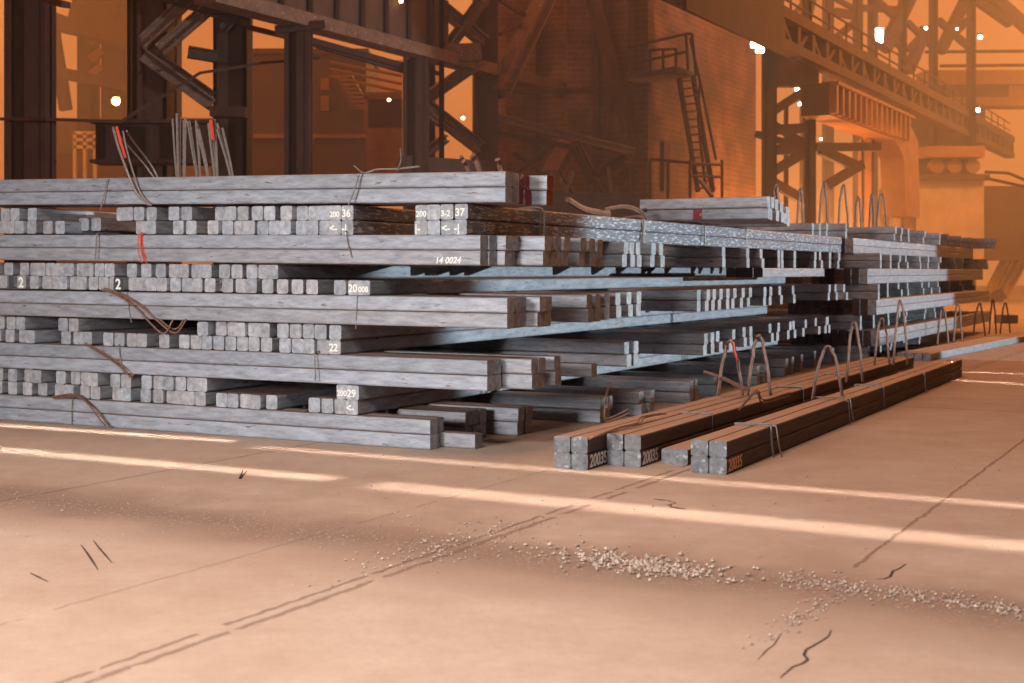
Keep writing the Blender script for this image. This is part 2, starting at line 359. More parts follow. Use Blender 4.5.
# ------------------------------------------------------------------ floor billets
def floor_billet(px,py,L,w=S,h=.116,dz=0,mats=None,du=0,vp=1214,label=''):
    p=onfloor(px,py)
    D=Vector((vp-CX,F,0)).normalized(); a=Vector((D.y,-D.x,0))
    o=bpy.data.objects.new('steel_billet',billet_mesh(L,w-.004,h-.002,mats=mats or [RUSTY,END2],name='floor_billet')); COL.objects.link(o)
    q=p+a*(du-w/2); o.location=(q.x,q.y,dz); o.rotation_euler=(0,0,math.atan2(D.y,D.x))
    tag(o,label,'steel billet','billets laid on the floor in front of the stack'); return o
FB={}
for nm,px,py,L,wh in (('left',588,470.5,9.9,'leftmost'),('middle',641,467.5,9.85,'middle'),('right',727,475,9.75,'rightmost')):
    for c in (0,1):
        for r in (0,1):
            lab=f'dusty brown billet on the floor, {"upper" if r else "lower"} {"left" if c else "right"} one of the {wh} pair-stacked bundle'
            dx=0 if nm!='middle' else 0
            FB[(nm,c,r)]=floor_billet(px,py,L,w=.13,h=.116,dz=r*.116,du=-c*.133,label=lab)
            if r: FB[(nm,c,r)].location-=B*0; FB[(nm,c,r)].location+=B*random.uniform(-.01,.01)
floor_billet(688,465.5,7.5,w=.205,h=.115,mats=[RUSTY,END2],label='single wide flat-ended billet on the floor between the middle and rightmost bundles')
for j in range(4):
    floor_billet(931,361,12,w=.13,h=.12,du=-j*.135,vp=1371,mats=[STEEL if j==0 else RUSTY,END],label=f'far floor billet running out of frame at right, {ordn(j+1)} from its shiny right side')
# short offcut block at foot of the stack corner
sb=bpy.data.objects.new('steel_billet',billet_mesh(.9,S,S,name='offcut')); COL.objects.link(sb)
q=onfloor(475,449.5); sb.location=q+B*(S/2); sb.rotation_euler=(0,0,VA)
tag(sb,'short low steel block on the floor at the near corner of the stack','steel billet','offcuts at the stack foot')

o=BYKEY.get(('S',1,9,0,))
for k_,o in list(BYKEY.items()):
    if k_==('S',1,9,0,0):
        rb_=MB().box((.72,S/2-.01,.002),(.82,S/2+.002,S-.001)).build('red_paint_band',REDP,o); rb_['label']='red painted band round the billet'
# ------------------------------------------------------------------ writing
def text(body,size,origin,xdir,zdir,parent,m,name='painted_number',shear=0.0):
    cu=bpy.data.curves.new('t','FONT'); cu.body=body; cu.size=size; cu.extrude=.0006; cu.shear=shear; cu.space_character=1.0; cu.offset=.0018*size/.07
    tmp=bpy.data.objects.new('t',cu); COL.objects.link(tmp)
    dg=bpy.context.evaluated_depsgraph_get(); me=bpy.data.meshes.new_from_object(tmp.evaluated_get(dg)); bpy.data.objects.remove(tmp)
    me.materials.clear(); me.materials.append(m)
    x=Vector(xdir).normalized(); z=Vector(zdir).normalized(); y=x.cross(z)*-1; y=z.cross(x)
    M=Matrix((( x.x,z.x,-y.x,0),(x.y,z.y,-y.y,0),(x.z,z.z,-y.z,0),(0,0,0,1))); M.translation=Vector(origin)
    pm=Matrix.Translation(parent.location)@parent.rotation_euler.to_matrix().to_4x4()
    me.transform(pm.inverted()@M)
    o=bpy.data.objects.new(name,me); COL.objects.link(o); o.parent=parent
    o['label']='number and marks painted on the steel'; return o
UP=Vector((0,0,1))
def nearest(kind,tier,row,px,stack=1):
    c=[s for s in SPECS if s['kind']==kind and s['tier']==tier and s['row']==row and s['stack']==stack and s['key'] in BYKEY]
    s=min(c,key=lambda s:abs(s['px']-px)); return s,BYKEY[s['key']]
def endtext(tier,row,xr,body,size=.085,m=CHALK,dx=-.054,dz=.026):
    s,o=nearest('B',tier,row,xr)
    p=s['loc']+A*dx+UP*dz-B*.0015
    text(body,size,p,A,UP,o,m)
for tier,row,xr,body in ((8,1,339,'200'),(8,1,351,'36'),(8,0,337,'\u2190'),(8,0,350,'-|'),(8,1,435,'200'),(8,1,452,'3-2'),(8,1,468,'37'),(8,0,434,'|-'),(8,0,453,'<-'),(8,0,467,'-|'),
                         (6,0,372,'008'),(6,0,360,'20'),(4,0,341,'22'),(2,1,347,'200'),(2,1,361,'29'),(2,0,359,'<-')):
    if body=='\u2190': body='<-'
    endtext(tier,row,xr,body,size=.085 if len(body)<3 else .064)
# white figure 2 on dark billet flanks in the sixth tier
def sidetext(o,loc,xd,body,size,m,dz=.02,sh=0): text(body,size,loc+UP*dz,xd,UP,o,m,shear=sh)
for px in (18,127.5):
    endtext(6,0,px,'2',size=.13,dx=-.035,dz=.012)
c=[s for s in SPECS if s['kind']=='B' and s['tier']==6 and s['row']==0 and s['stack']==1 and s['px']<220 and s['key'] in BYKEY]
s_=max(c,key=lambda s:s['px']); o=BYKEY[s_['key']]
sidetext(o,s_['loc']+A*(S/2-.001)+B*.06,B,'2',.13,CHALK,dz=.012)
for nm in ('left','middle','right'):
    o=FB[(nm,0,0)]; sidetext(o,o.location+A*(.0645)+B*.03,B,'20035',.122,CHALK if nm!='right' else ORANGEP,dz=.018,sh=.1)
s,o=nearest('B',8,1,468); sidetext(o,s['loc']+A*(S/2)+B*.25,B,'2 0037',.07,CHALK,dz=-.08)
s,o=nearest('A',7,0,480); text('14 0024',.07,s['loc']-A*.40-B*(S/2+.0005)+UP*.02,A,UP,o,CHALK,shear=.2)

# ------------------------------------------------------------------ tie wires
def arc(p,q,h,n=14,lean=Vector((0,0,0)),jit=.01):
    p=Vector(p);q=Vector(q);out=[]
    for i in range(n+1):
        t=i/n; k=1-abs(2*t-1)**1.9
        out.append(p.lerp(q,t)+UP*h*k+lean*k+Vector((random.uniform(-1,1),random.uniform(-1,1),0))*jit*k)
    return out
nw=[0]
def wire_loop(p,q,h,label,r=.012,lean=Vector((0,0,0)),m=WIRE,group='bent wire lifting loops',red=False):
    pts=arc(p,q,h,lean=lean)
    r=r*.78; w=MB().tube(pts,r); w.tube([x+Vector((.015,.01,.0)) for x in pts],r*.8)
    o=w.build('wire_loop',m,origin=Vector(p)); tag(o,label,'wire loop',group)
    if red:
        k=MB().tube([x-Vector(p)+Vector((.004,-.012,0)) for x in pts[7:12]],r*.9); k.build('red_painted_length',REDW,o)
    return o
def prong(pts,label,r=.012,m=WIREG,red=None,group='loose tie wire ends standing above the stack',strands=2,name='tie_wire',cat='tie wire'):
    if len(pts)>2:                      # round the bends off
        P_=[Vector(p) for p in pts]; P_=[P_[0]*2-P_[1]]+P_+[P_[-1]*2-P_[-2]]; q=[]
        for i in range(1,len(P_)-2):
            a,b,c,d=P_[i-1:i+3]
            for t in (0,.25,.5,.75): q.append(.5*((2*b)+(c-a)*t+(2*a-5*b+4*c-d)*t*t+(3*b-a-3*c+d)*t**3))
        pts=q+[P_[-2]]
    w=MB()
    for k in range(strands):
        off=Vector((random.uniform(-.015,.015),random.uniform(-.01,.01),random.uniform(-.01,.01)))
        w.tube([Vector(p)+off*(1+i*.22) for i,p in enumerate(pts)],r*random.uniform(.7,1))
    o=w.build(name,m,origin=Vector(pts[0])); tag(o,label,cat,group)
    if red:
        k=MB().tube([Vector(p)-Vector(pts[0])+Vector((0,-.012,0)) for p in red],r*1.2); k.build('red_painted_tip',REDW,o)
    return o
def band(tier,px,label,v=-.022,kind='A',lean=0.0,r=.008):   # wire strapped round a bundle's front
    u=u_at(px,0); z=(tier-1)*2*S+SL[tier]*max(0,-u)/4.63
    pts=[uv(u,v+.26,z+2*S+.012),uv(u,v+.01,z+2*S+.014),uv(u+lean*.1,v-.004,z+2*S-.01),uv(u+lean*.5,v-.01,z+S),uv(u+lean*.8,v-.006,z+S*.5),uv(u+lean,v-.004,z+.008)]
    return prong(pts,label,r=r*.8,m=WIREG,strands=1,group='wire ties wound round the side-on billets',name='binding_wire',cat='binding wire')
for t,px,ln,w in ((9,113,-.03,'near the left'),(9,366,-.06,'right of the middle'),(7,103,.02,'near the left'),(7,347,.05,'right of the middle'),(5,127,.01,'near the left'),(5,361,0,'right of the middle'),
               (3,120,.04,'near the left'),(3,321,.05,'right of the middle'),(1,76,.01,'near the left'),(1,304,.01,'right of the middle')):
    band(t,px,f'thin wire tied round the front billets of the {ordn(t)} tier up, {w}',lean=ln)
# wires round the long bright bundle seen side-on in the eighth tier
u8=u_at(467,0)
for px,n_ in ((538,'nearest'),(640,'second'),(701,'third'),(745,'farthest')):
    v=v_plane(px,u8); z=7*2*S
    pts=[uv(u8-.2,v,z+2*S+.01),uv(u8+.005,v,z+2*S+.012),uv(u8+.012,v+.01,z+S),uv(u8+.006,v-.02,z+.01)]
    prong(pts,f'{n_} wire tied round the long bright bundle receding in the eighth tier',r=.010,m=WIREG,strands=3,group='wire ties on the receding bundle',name='binding_wire',cat='binding wire')
# hanging brown twists across side-on billets
def px_pts(l,Y): return [at(x,y,Y) for x,y in l]
def front(px): return (C0+A*u_at(px,0)).y
def frontpts(l,d=.06): return [at(x,y,front(x)-d-.02*i*0) for i,(x,y) in enumerate(l)]
prong(frontpts([(150,205),(138,192),(130,172),(122,148),(117,128)]),'thick twisted wire with red tip rising over the top tier at left',r=.011,red=frontpts([(126,158),(121,142),(117,127)],.09),strands=3)
prong([at(158,181,13.0),at(148,165,13.0),at(128,140,12.6),at(121,131,12.4)],'thin grey wire slanting up beside the red-tipped twisted wire',r=.010)
for px,top,lean,rd,lb in ((178,116,-2,0,'leftmost thick upright wire end above the top tier'),(186,118,3,0,'thin wire end just right of the leftmost upright one'),(199,120,-7,0,'grey wire end third of the upright group'),(208,126,-12,0,'grey leaning wire end in the middle of the upright group'),
                    (216,121,-5,1,'red-topped upright wire end above the top tier'),(232,126,-13,0,'rightmost leaning wire end of the upright group')):
    Y=front(px)+.5
    pts=[at(px,178,Y),at(px+lean*.4,155,Y+.03),at(px+lean,top,Y)]
    prong(pts,lb,r=.013,red=[at(px+lean*.5,140,Y-.01),at(px+lean,top-1,Y-.01)] if rd else None,strands=3)
prong(frontpts([(140,233),(140,248),(145,261)]),'red painted wire hanging over the side-on billets of the seventh tier',r=.006,m=REDW,strands=4,group='wires hanging on the stack front')
prong(frontpts([(103,289),(122,296),(140,308),(152,320),(168,332),(178,318)]),'brown twisted wire drooping across the fifth tier near the left',r=.009,m=WIRE,strands=3,group='wires hanging on the stack front')
prong(frontpts([(84,343),(100,352),(118,364),(128,374)]),'brown twisted wire slanting across the third tier near the left',r=.009,m=WIRE,strands=3,group='wires hanging on the stack front')
prong(frontpts([(53,398),(76,396),(92,406),(105,422),(113,430)]),'brown twisted wire slanting across the bottom tier near the left',r=.009,m=WIRE,strands=3,group='wires hanging on the stack front')
Yt=front(390)+.2
prong([at(355,165,Yt),at(366,172,Yt),at(380,168,Yt),at(400,167,Yt),at(424,164,Yt)],'thin curled wire lying on top of the stack at its middle',r=.006,group='wires lying on the stack top')
prong([at(397,171,Yt),at(401,160,Yt),at(400,148,Yt)],'short upright wire on top of the stack at its middle',r=.006,group='wires lying on the stack top')
for i,(px,pt) in enumerate(((470,158),(481,155),(500,160))):
    prong([at(px,173,11.2),at(px-3,pt+6,11.25),at(px-6,pt,11.2)],f'{ordn(i+1)} stubby wire end behind the right end of the top tier',r=.02,m=WIRE,strands=2)
# wires trailing on the long bright bundle
q8=uv(u8,v_plane(625,u8),8*2*S+.01)
prong([at(568,200,12.6),at(583,209,13.2),at(600,213,13.6),at(609,214,13.8)],'thick dark twisted wire lying on the receding bright bundle',r=.03,m=WIRE,group='wires on the receding bundle')
prong([at(603,209,13.6),at(622,206,14.0),at(636,211,14.2),at(642,222,14.2),at(640,238,14.1)],'brown wire arching over the receding bright bundle',r=.016,m=WIRE,group='wires on the receding bundle')
prong([at(643,210,14.6),at(652,205,14.8),at(660,209,15),at(664,216,15)],'small brown wire arch at the left of the short top bundle',r=.014,m=WIRE,group='wires on the receding bundle')

# standing loops on the floor bundles
def tl(px,py,z=.235): return onfloor(px,py,z)
for (x0,y0,x1,y1,top,lb,rd) in ((717,396,743,396,341,'bent rusty wire loop with red patch, nearest on the left floor bundles',1),
      (747,396,771,405,335,'tall bent rusty wire loop second along the left floor bundles',0)):
    p=tl(x0,y0); q=tl(x1,y1); q=p+(q-p)*.6; h=(p.z-EYE)*0+ (y0-top)*p.y/F
    q=at(x1,y1,p.y)
    wire_loop(p,Vector((q.x,p.y+.05,.235)),h,lb,r=.014,red=rd)
for x0,x1,yb,top,lb in ((812,842,399,346,'tall bent wire loop arching over the right floor bundle'),(846,862,382,322,'slim wire loop over the left floor bundles, further back'),(874,889,365,318,'slim wire loop near the far end of the floor bundles'),
      (893,907,365,300,'tallest thin wire loop near the far end of the floor bundles')):
    p=tl(x0,yb); h=(yb-top)*p.y/F; q=at(x1,yb,p.y+.1); wire_loop(p,Vector((q.x,p.y+.1,.235)),h,lb,r=.012)
for x0,x1,yb,top,Y,lb in ((937,948,345,307,24,'dark wire loop before the far billets, left of three'),(953,962,343,303,25,'pale wire loop before the far billets'),
      (973,985,336,303,27,'thin wire loop beyond the far floor billets, left'),(989,996,334,299,28,'thin tall wire loop beyond the far floor billets, middle'),(1000,1010,334,303,28,'thin wire loop beyond the far floor billets, right')):
    p=at(x0,yb,Y); p.z=max(p.z,.0); q=at(x1,yb,Y); q.z=p.z; wire_loop(p,q,(yb-top)*Y/F,lb,r=.016)
# loops above the second stack
for i,(x0,x1,yb,top,Y) in enumerate(((772,779,208,184,20),(797,803,212,188,22.4),(819,828,216,183,23),(838,848,218,184,23.5),(855,861,222,196,24),(869,874,222,194,25),(876,887,223,193,25.5))):
    p=at(x0,yb,Y); q=at(x1,yb,Y); p.z=q.z=9*2*S-.005; wire_loop(p,q,at(x0,top,Y).z-p.z,f'{ordn(i+1)} bent wire loop from the left standing on the farther stack',r=.018,m=WIRE)
# ties round the floor bundles
D14=B
for nm,ds in (('right',(1.0,3.35,4.9,7.0)),('middle',(1.55,4.3,6.2))):
    for i,d in enumerate(ds):
        o=FB[(nm,0,0)]; e=Vector((o.location.x,o.location.y,0))+D14*d
        pts=[e+A*-.21+UP*.236,e+A*.05+UP*.238,e+A*.071+UP*.225,e+A*.073+UP*.115,e+A*.074+D14*.03+UP*.008]
        prong(pts,f'{ordn(i+1)} wire from the near end tied round the {nm} floor bundle',r=.007,m=WIREG,strands=3,group='wire ties round the floor bundles',name='binding_wire',cat='binding wire')
e=onfloor(611,425,.0)
prong([at(612,383,11.6),at(609,395,11.6),at(608,418,11.5),at(613,421,11.3),at(628,416,11.2),at(636,413,11.2)],'thin hooked wire rising behind the left floor bundle',r=.007,m=WIRE,group='loose wires by the floor bundles')
prong([tl(590,440),tl(620,430),tl(640,426),tl(645,421),tl(666,418)],'loose curly wire lying on the left floor bundle',r=.006,m=WIRE,group='loose wires by the floor bundles')
prong([tl(738,412)+UP*.02,at(754,398,10.9)+UP*.05,tl(760,402),tl(785,395)],'crooked wire scrap on the middle floor bundle',r=.008,m=WIRE,group='loose wires by the floor bundles')
prong([at(704,371,12.8),at(722,377,12.6),at(745,388,12.2)],'thick bent wire leaning between the stack and the floor bundles',r=.016,m=WIRE,group='loose wires by the floor bundles')

# ------------------------------------------------------------------ floor
HB=Vector((738,1350,0)).normalized(); HA=Vector((HB.y,-HB.x,0))
def floormat():
    m=bpy.data.materials.new('dusty_concrete_floor'); m.use_nodes=True
    n=m.node_tree.nodes; l=m.node_tree.links; b=n['Principled BSDF']; b.inputs['Roughness'].default_value=.85
    ge=n.new('ShaderNodeTexCoord')
    def M(op,a=None,bb=None,c=None,clamp=False):
        x=n.new('ShaderNodeMath'); x.operation=op; x.use_clamp=clamp
        for i,v in enumerate((a,bb,c)):
            if v is None: continue
            if isinstance(v,(int,float)): x.inputs[i].default_value=v
            else: l.new(v,x.inputs[i])
        return x.outputs[0]
    def noise(sc,det=6,vec=None,rough=.6):
        x=n.new('ShaderNodeTexNoise'); x.inputs['Scale'].default_value=sc; x.inputs['Detail'].default_value=det; x.inputs['Roughness'].default_value=rough
        l.new(vec or ge.outputs['Object'],x.inputs['Vector']); return x.outputs['Fac']
    def dot(v):
        x=n.new('ShaderNodeVectorMath'); x.operation='DOT_PRODUCT'; x.inputs[1].default_value=v; l.new(ge.outputs['Object'],x.inputs[0]); return x.outputs['Value']
    a=dot(HA); bb=dot(HB)
    wob=M('MULTIPLY',M('SUBTRACT',noise(1.1,5),.5),.10)
    wob2=M('MULTIPLY',M('SUBTRACT',noise(9,4),.5),.05)
    aw=M('ADD',M('ADD',a,wob2),M('MULTIPLY',wob,.3)); bw=M('ADD',M('ADD',bb,wob),wob2)
    def band_(val,c,w,soft):    # 1 inside the line
        d=M('ABSOLUTE',M('SUBTRACT',val,c)); x=n.new('ShaderNodeMapRange'); x.inputs['From Min'].default_value=w; x.inputs['From Max'].default_value=w+soft
        x.inputs['To Min'].default_value=1; x.inputs['To Max'].default_value=0; l.new(d,x.inputs['Value']); return x.outputs[0]
    s1=onfloor(400,572).dot(HA); s2=onfloor(940,503).dot(HA); s0=onfloor(116,592).dot(HA)
    r1=onfloor(700,577).dot(HB); r2=onfloor(640,484).dot(HB)
    brk=M('GREATER_THAN',noise(3.0,3),.42)
    seams=M('MULTIPLY',band_(aw,s1,.006,.02),brk)
    seams=M('MAXIMUM',seams,M('MULTIPLY',band_(aw,s1-.085,.006,.012),brk))
    seams=M('MAXIMUM',seams,M('MULTIPLY',band_(aw,s2,.004,.012),M('GREATER_THAN',bb,s2*0+onfloor(859,568).dot(HB))))
    seams=M('MAXIMUM',seams,M('MULTIPLY',band_(aw,s0,.004,.012),M('MULTIPLY',brk,.5)))
    seams=M('MAXIMUM',seams,M('MULTIPLY',band_(aw,s2+2.1,.008,.016),.7))
    seams=M('MAXIMUM',seams,M('MULTIPLY',band_(aw,s1-3.2,.008,.016),.7))
    seams=M('MAXIMUM',seams,M('MULTIPLY',band_(bw,r2+6,.01,.05),.5))
    rub=M('MULTIPLY',band_(M('ADD',bb,M('MULTIPLY',wob,5.0)),r1,.05,.34),1.0)
    spk=M('GREATER_THAN',noise(42,5,rough=.7),.60)
    spk2=M('GREATER_THAN',noise(75,3,rough=.7),.64)
    rubd=M('MULTIPLY',rub,spk)
    cracks=n.new('ShaderNodeTexVoronoi'); cracks.feature='DISTANCE_TO_EDGE'; cracks.inputs['Scale'].default_value=.55
    mixv=n.new('ShaderNodeVectorMath'); mixv.operation='ADD'; ns=n.new('ShaderNodeTexNoise'); ns.inputs['Scale'].default_value=2.5; ns.inputs['Detail'].default_value=5
    l.new(ge.outputs['Object'],ns.inputs['Vector']); sc=n.new('ShaderNodeVectorMath'); sc.operation='SCALE'; sc.inputs['Scale'].default_value=.5; l.new(ns.outputs['Color'],sc.inputs[0])
    l.new(ge.outputs['Object'],mixv.inputs[0]); l.new(sc.outputs[0],mixv.inputs[1]); l.new(mixv.outputs[0],cracks.inputs['Vector'])
    ck=M('MULTIPLY',M('LESS_THAN',cracks.outputs['Distance'],.006),M('GREATER_THAN',noise(.7,2),.66))
    cr=n.new('ShaderNodeValToRGB'); e=cr.color_ramp.elements; e[0].position=.30; e[0].color=(.33,.205,.14,1); e[1].position=.72; e[1].color=(.53,.395,.305,1)
    big=M('ADD',M('MULTIPLY',noise(.35,5),.6),M('MULTIPLY',noise(2.2,8,rough=.7),.4)); l.new(big,cr.inputs[0])
    def mix(fac,A_,col,mode='MIX'):
        x=n.new('ShaderNodeMix'); x.data_type='RGBA'; x.blend_type=mode; l.new(fac,x.inputs['Factor']); l.new(A_,x.inputs['A']); x.inputs['B'].default_value=(*col,1); return x.outputs['Result']
    grit=M('MULTIPLY',M('SUBTRACT',noise(14,9,rough=.8),.42),2.2,clamp=True)
    c=mix(M('MULTIPLY',grit,.5),cr.outputs[0],(.30,.175,.115))
    band2=band_(M('ADD',bb,M('MULTIPLY',wob,9.0)),r1,.25,.55)
    c=mix(M('MULTIPLY',M('MULTIPLY',band2,M('ADD',noise(1.6,6),.2)),.9),c,(.23,.135,.09))
    sp4=M('GREATER_THAN',noise(30,4,rough=.75),.66)
    c=mix(M('MULTIPLY',M('MULTIPLY',sp4,band2),.7),c,(.15,.08,.05))
    c=mix(M('MULTIPLY',rub,M('ADD',noise(6,6),.25)),c,(.20,.12,.08))
    c=mix(M('MULTIPLY',spk2,.25),c,(.22,.12,.08))
    c=mix(rubd,c,(.50,.40,.33))
    c=mix(M('MULTIPLY',M('MULTIPLY',rub,spk2),.9),c,(.10,.05,.035))
    c=mix(M('MULTIPLY',seams,.62),c,(.12,.06,.04))
    c=mix(M('MULTIPLY',ck,.9),c,(.08,.04,.03))
    l.new(c,b.inputs['Base Color'])
    h=M('ADD',M('MULTIPLY',noise(3,8,rough=.7),.25),M('MULTIPLY',noise(30,5),.10))
    h=M('SUBTRACT',h,M('MULTIPLY',seams,.35)); h=M('ADD',h,M('MULTIPLY',rubd,.5)); h=M('SUBTRACT',h,M('MULTIPLY',ck,.5))
    bp=n.new('ShaderNodeBump'); bp.inputs['Strength'].default_value=.45; bp.inputs['Distance'].default_value=.04; l.new(h,bp.inputs['Height']); l.new(bp.outputs[0],b.inputs['Normal'])
    return m
fm=MB().add([(-70,-14,0),(90,-14,0),(90,130,0),(-70,130,0)],[(0,1,2,3)])
def crack(pts,w):
    P_=[onfloor(*p) for p in pts]
    for i in range(len(P_)-1):
        a,b=P_[i],P_[i+1]; d=(b-a).normalized(); n_=Vector((-d.y,d.x,0)); wa=w*(.35+.65*math.sin(math.pi*i/(len(P_)-1))) ; wb=w*(.35+.65*math.sin(math.pi*(i+1)/(len(P_)-1)))
        fm.add([a-n_*wa+UP*.0015,a+n_*wa+UP*.0015,b+n_*wb+UP*.0015,b-n_*wb+UP*.0015],[(0,1,2,3)],1)
crack([(831,630),(829,636),(822,641),(806,650),(804,655),(808,660),(802,664),(793,667),(786,673),(780,678)],.006)
crack([(906,564),(899,569),(893,571),(890,577),(884,579),(876,579)],.007)
crack([(781,634),(774,645),(766,651),(758,660)],.003)
crack([(81,545),(87,553),(93,562),(98,570)],.006); crack([(93,540),(99,548),(106,556),(112,563)],.005); crack([(30,573),(38,577),(48,582)],.006)
crack([(247,471),(240,479),(243,470)],.01)
fl=fm.build('floor',[floormat(),mat('open_crack',(.05,.025,.018),.9)]); tag(fl,kind='structure')

# crushed stone on the slab joint
gm=mat('pale_gravel',(.46,.36,.29),.9,0,0,20,.5,col2=(.16,.08,.05))
gr=MB(); rg=random.Random(11)
def stone(p,r):
    vs=[]; 
    for (x,y,z) in ((1,0,0),(-1,0,0),(0,1,0),(0,-1,0),(0,0,1),(0,0,-1)):
        k=r*rg.uniform(.6,1.3); vs.append((p.x+x*k,p.y+y*k,max(0,p.z+z*k*.8+r*.4)))
    gr.add(vs,[(0,2,4),(2,1,4),(1,3,4),(3,0,4),(2,0,5),(1,2,5),(3,1,5),(0,3,5)])
base=onfloor(700,577)
def along(px,py): return onfloor(px,py)
for k in range(520):
    px=rg.gauss(640,45); py=565+(px-640)*.12+rg.gauss(0,5.5)
    stone(onfloor(px,py),rg.uniform(.006,.017))
for k in range(500):
    px=rg.uniform(780,1040); py=578+(px-780)*.135+rg.gauss(0,4.5); stone(onfloor(px,py),rg.uniform(.004,.011))
for k in range(260):
    px=rg.gauss(450,50); py=545+(450-px)*.25+rg.gauss(0,9); stone(onfloor(px,py),rg.uniform(.004,.011))
for k in range(200):
    px=rg.uniform(0,430); py=505+rg.gauss(0,22); stone(onfloor(px,max(460,py)),rg.uniform(.003,.007))
for k in range(120):
    px=rg.gauss(808,26); py=612+(808-px)*.5+rg.gauss(0,6); stone(onfloor(px,py),rg.uniform(.004,.010))
for k in range(110):
    px=rg.uniform(380,1020); py=rg.uniform(440,560); stone(onfloor(px,py),rg.uniform(.004,.010))
go=gr.build('crushed_stone',gm); tag(go,'scattered crushed stone and crumbs along the slab joints','gravel','crumbs and gravel on the floor','stuff')
# ------------------------------------------------------------------ hall behind the stack
def hb(px,py,Y,px2):          # point on the same receding line (hall direction) reached at column px2
    p=at(px,py,Y); k=(px2-CX)/F; t=(k*p.y-p.x)/(HB.x-k*HB.y); return p+HB*t
def column(name,x0,x1,Y,top,label,depth=.7,m=IRON,style='H',z0=0.0,cat='steel column'):
    a=at(x0,0,Y); b=at(x1,0,Y); w=b.x-a.x; c=Vector(((a.x+b.x)/2,Y+depth/2,z0))
    e=empty(name,c,label,cat)
    k=MB()
    if style=='H':
        k.box((-w/2,-depth/2,0),(-w/2+.09,depth/2,top)); k.box((w/2-.09,-depth/2,0),(w/2,depth/2,top)); k.box((-w/2,-.05,0),(w/2,.05,top)); k.box((-w*.02,-depth/2+.02,0),(w/2-.09,-.04,top))
    else:
        k.box((-w/2,-depth/2,0),(w/2,depth/2,top))
    k.build('shaft',m,e)
    MB().box((-w*.8,-depth*.8,0),(w*.8,depth*.8,.12)).box((-w*.6,-depth*.65,.12),(w*.6,depth*.65,.4)).build('base_plate',m,e)
    return e
column('steel_column',4,45,28,16,'broad dark steel column at the far left edge')
# braced tower behind the left part of the stack
tw=empty('braced_tower',at(190,271,30)*1.0+Vector((0,0,-1.4)),'dark riveted steel tower with crossed braces behind the left of the stack','steel tower')
Y=30
def pbar(k,x0,y0,x1,y1,Y0,Y1,w=.25,h=.25): k.bar(at(x0,y0,Y0),at(x1,y1,Y1),w,h)
def post(x0,x1,Y,d,top=16): 
    k=MB(); a=at(x0,0,Y); b=at(x1,0,Y); k.box((a.x,Y,0),(b.x,Y+.08,top)); k.box((a.x,Y,0),(a.x+.08,Y+d,top)); k.box((b.x-.08,Y,0),(b.x,Y+d,top)); return k
part(post(127,136,29.6,.5),'post',IRON,tw); part(post(136,166,30.4,.8),'post',IRON,tw); part(post(213,246,30.4,.8),'post',IRON,tw); part(post(166,176,33.5,.6),'post',IRON,tw)
for x0,y0,x1,y1,w in ((140,45,196,-8,.28),(160,50,216,2,.28),(143,55,212,105,.28),(160,58,213,96,.2),(162,-4,250,24,.2),(188,52,218,57,.25),(222,30,250,-2,.22)):
    k=MB(); k.ibeam(at(x0,y0,30.0),at(x1,y1,30.2),w,w,t=.04); part(k,'brace',IRON2 if w==.28 else IRON,tw)
for y0 in (10,112): 
    k=MB(); k.bar(at(212,y0,30.1),at(247,y0+1,30.1),.5,.22); part(k,'collar',IRON,tw)
gi=empty('stub_girder',at(155,143,28.6),'riveted steel girder lying crosswise low across the braced tower','girder')
k=MB().ibeam(at(96,143,28.6),at(214,143,28.6),.9,.9,t=.07); part(k,'web_and_flanges',IRON,gi)
for px in (110,150,190):
    k=MB(); k.bar(at(px,126,28.4),at(px,161,28.4),.08,.35,(0,1,0)); part(k,'stiffener',IRON,gi)
tag(MB().tube([at(0,119,27),at(45,119,27),at(120,122,28),at(200,73,29),at(262,63,30),at(320,58,31)],.035).build('sagging_cable',IRON),'thin dark cable sagging across the braced tower','cable')
ra=MB(); ra.tube([at(45,4,27),at(66,5,27)],.05); 
tag(MB().bar(at(42,-2,27),at(66,5,26),.18,.12).build('pipe_bracket',IRON),'short dark pipe end at the top beside the far left column','pipe')
# crane girder running away, on columns
cg=empty('crane_girder',hb(310,23,30,250)*1.0,'long pale-edged crane girder running away to the right above the stack','girder')
p0=hb(310,23,30,205); p1=hb(310,23,30,566)
k=MB(); k.bar(p0,p1,.55,.30); part(k,'lower_flange',IRON2,cg)
k=MB(); k.bar(p0+UP*.85+HA*-.1,p1.lerp(p0,.42)+UP*.85+HA*-.1,.12,1.4); part(k,'web_plate',PLATE,cg)
k=MB(); k.bar(p0+UP*1.65,p1.lerp(p0,.42)+UP*1.65,.6,.12); part(k,'upper_flange',IRON,cg)
for i in range(9):
    c=p0.lerp(p1,.03+i*.062); k=MB(); k.bar(c+UP*.15+HA*.02*-1-HA*.0,c+UP*1.55,.08,.3); part(k,'stiffener',IRON,cg)
k=MB(); k.bar(hb(247,27,30,247),hb(247,27,30,440)-UP*.0,.12,.10); part(k,'cable_tray',IRON,cg)
for x0,x1,lab in ((284,309,'dark steel column under the near end of the pale crane girder'),(403,428,'dark steel column under the middle of the pale crane girder'),(474,498,'tall steel column right of the middle, where the braces meet')):
    t=hb(310,23,30,(x0+x1)/2); top=t.z-.15 if x0<470 else 16
    column('steel_column',x0,x1,t.y,top,lab,depth=.6)
for x0,y0,x1,y1 in ((286,44,250,18),(403,66,350,42),(403,74,310,42),(310,42,404,74)):
    pass
tag(MB().bar(at(309,40,31),at(404,66,34),.1,.14).bar(at(309,43,31.2),at(404,71,34.2),.1,.12).build('runway_pipes',IRON),'pair of thin dark pipes slung below the pale crane girder','pipes')
tag(MB().tube([at(275,30,29.5),at(325,24,29.6)],.1).build('short_pipe',IRON),'short dark pipe lying across the head of the column under the girder','pipe')
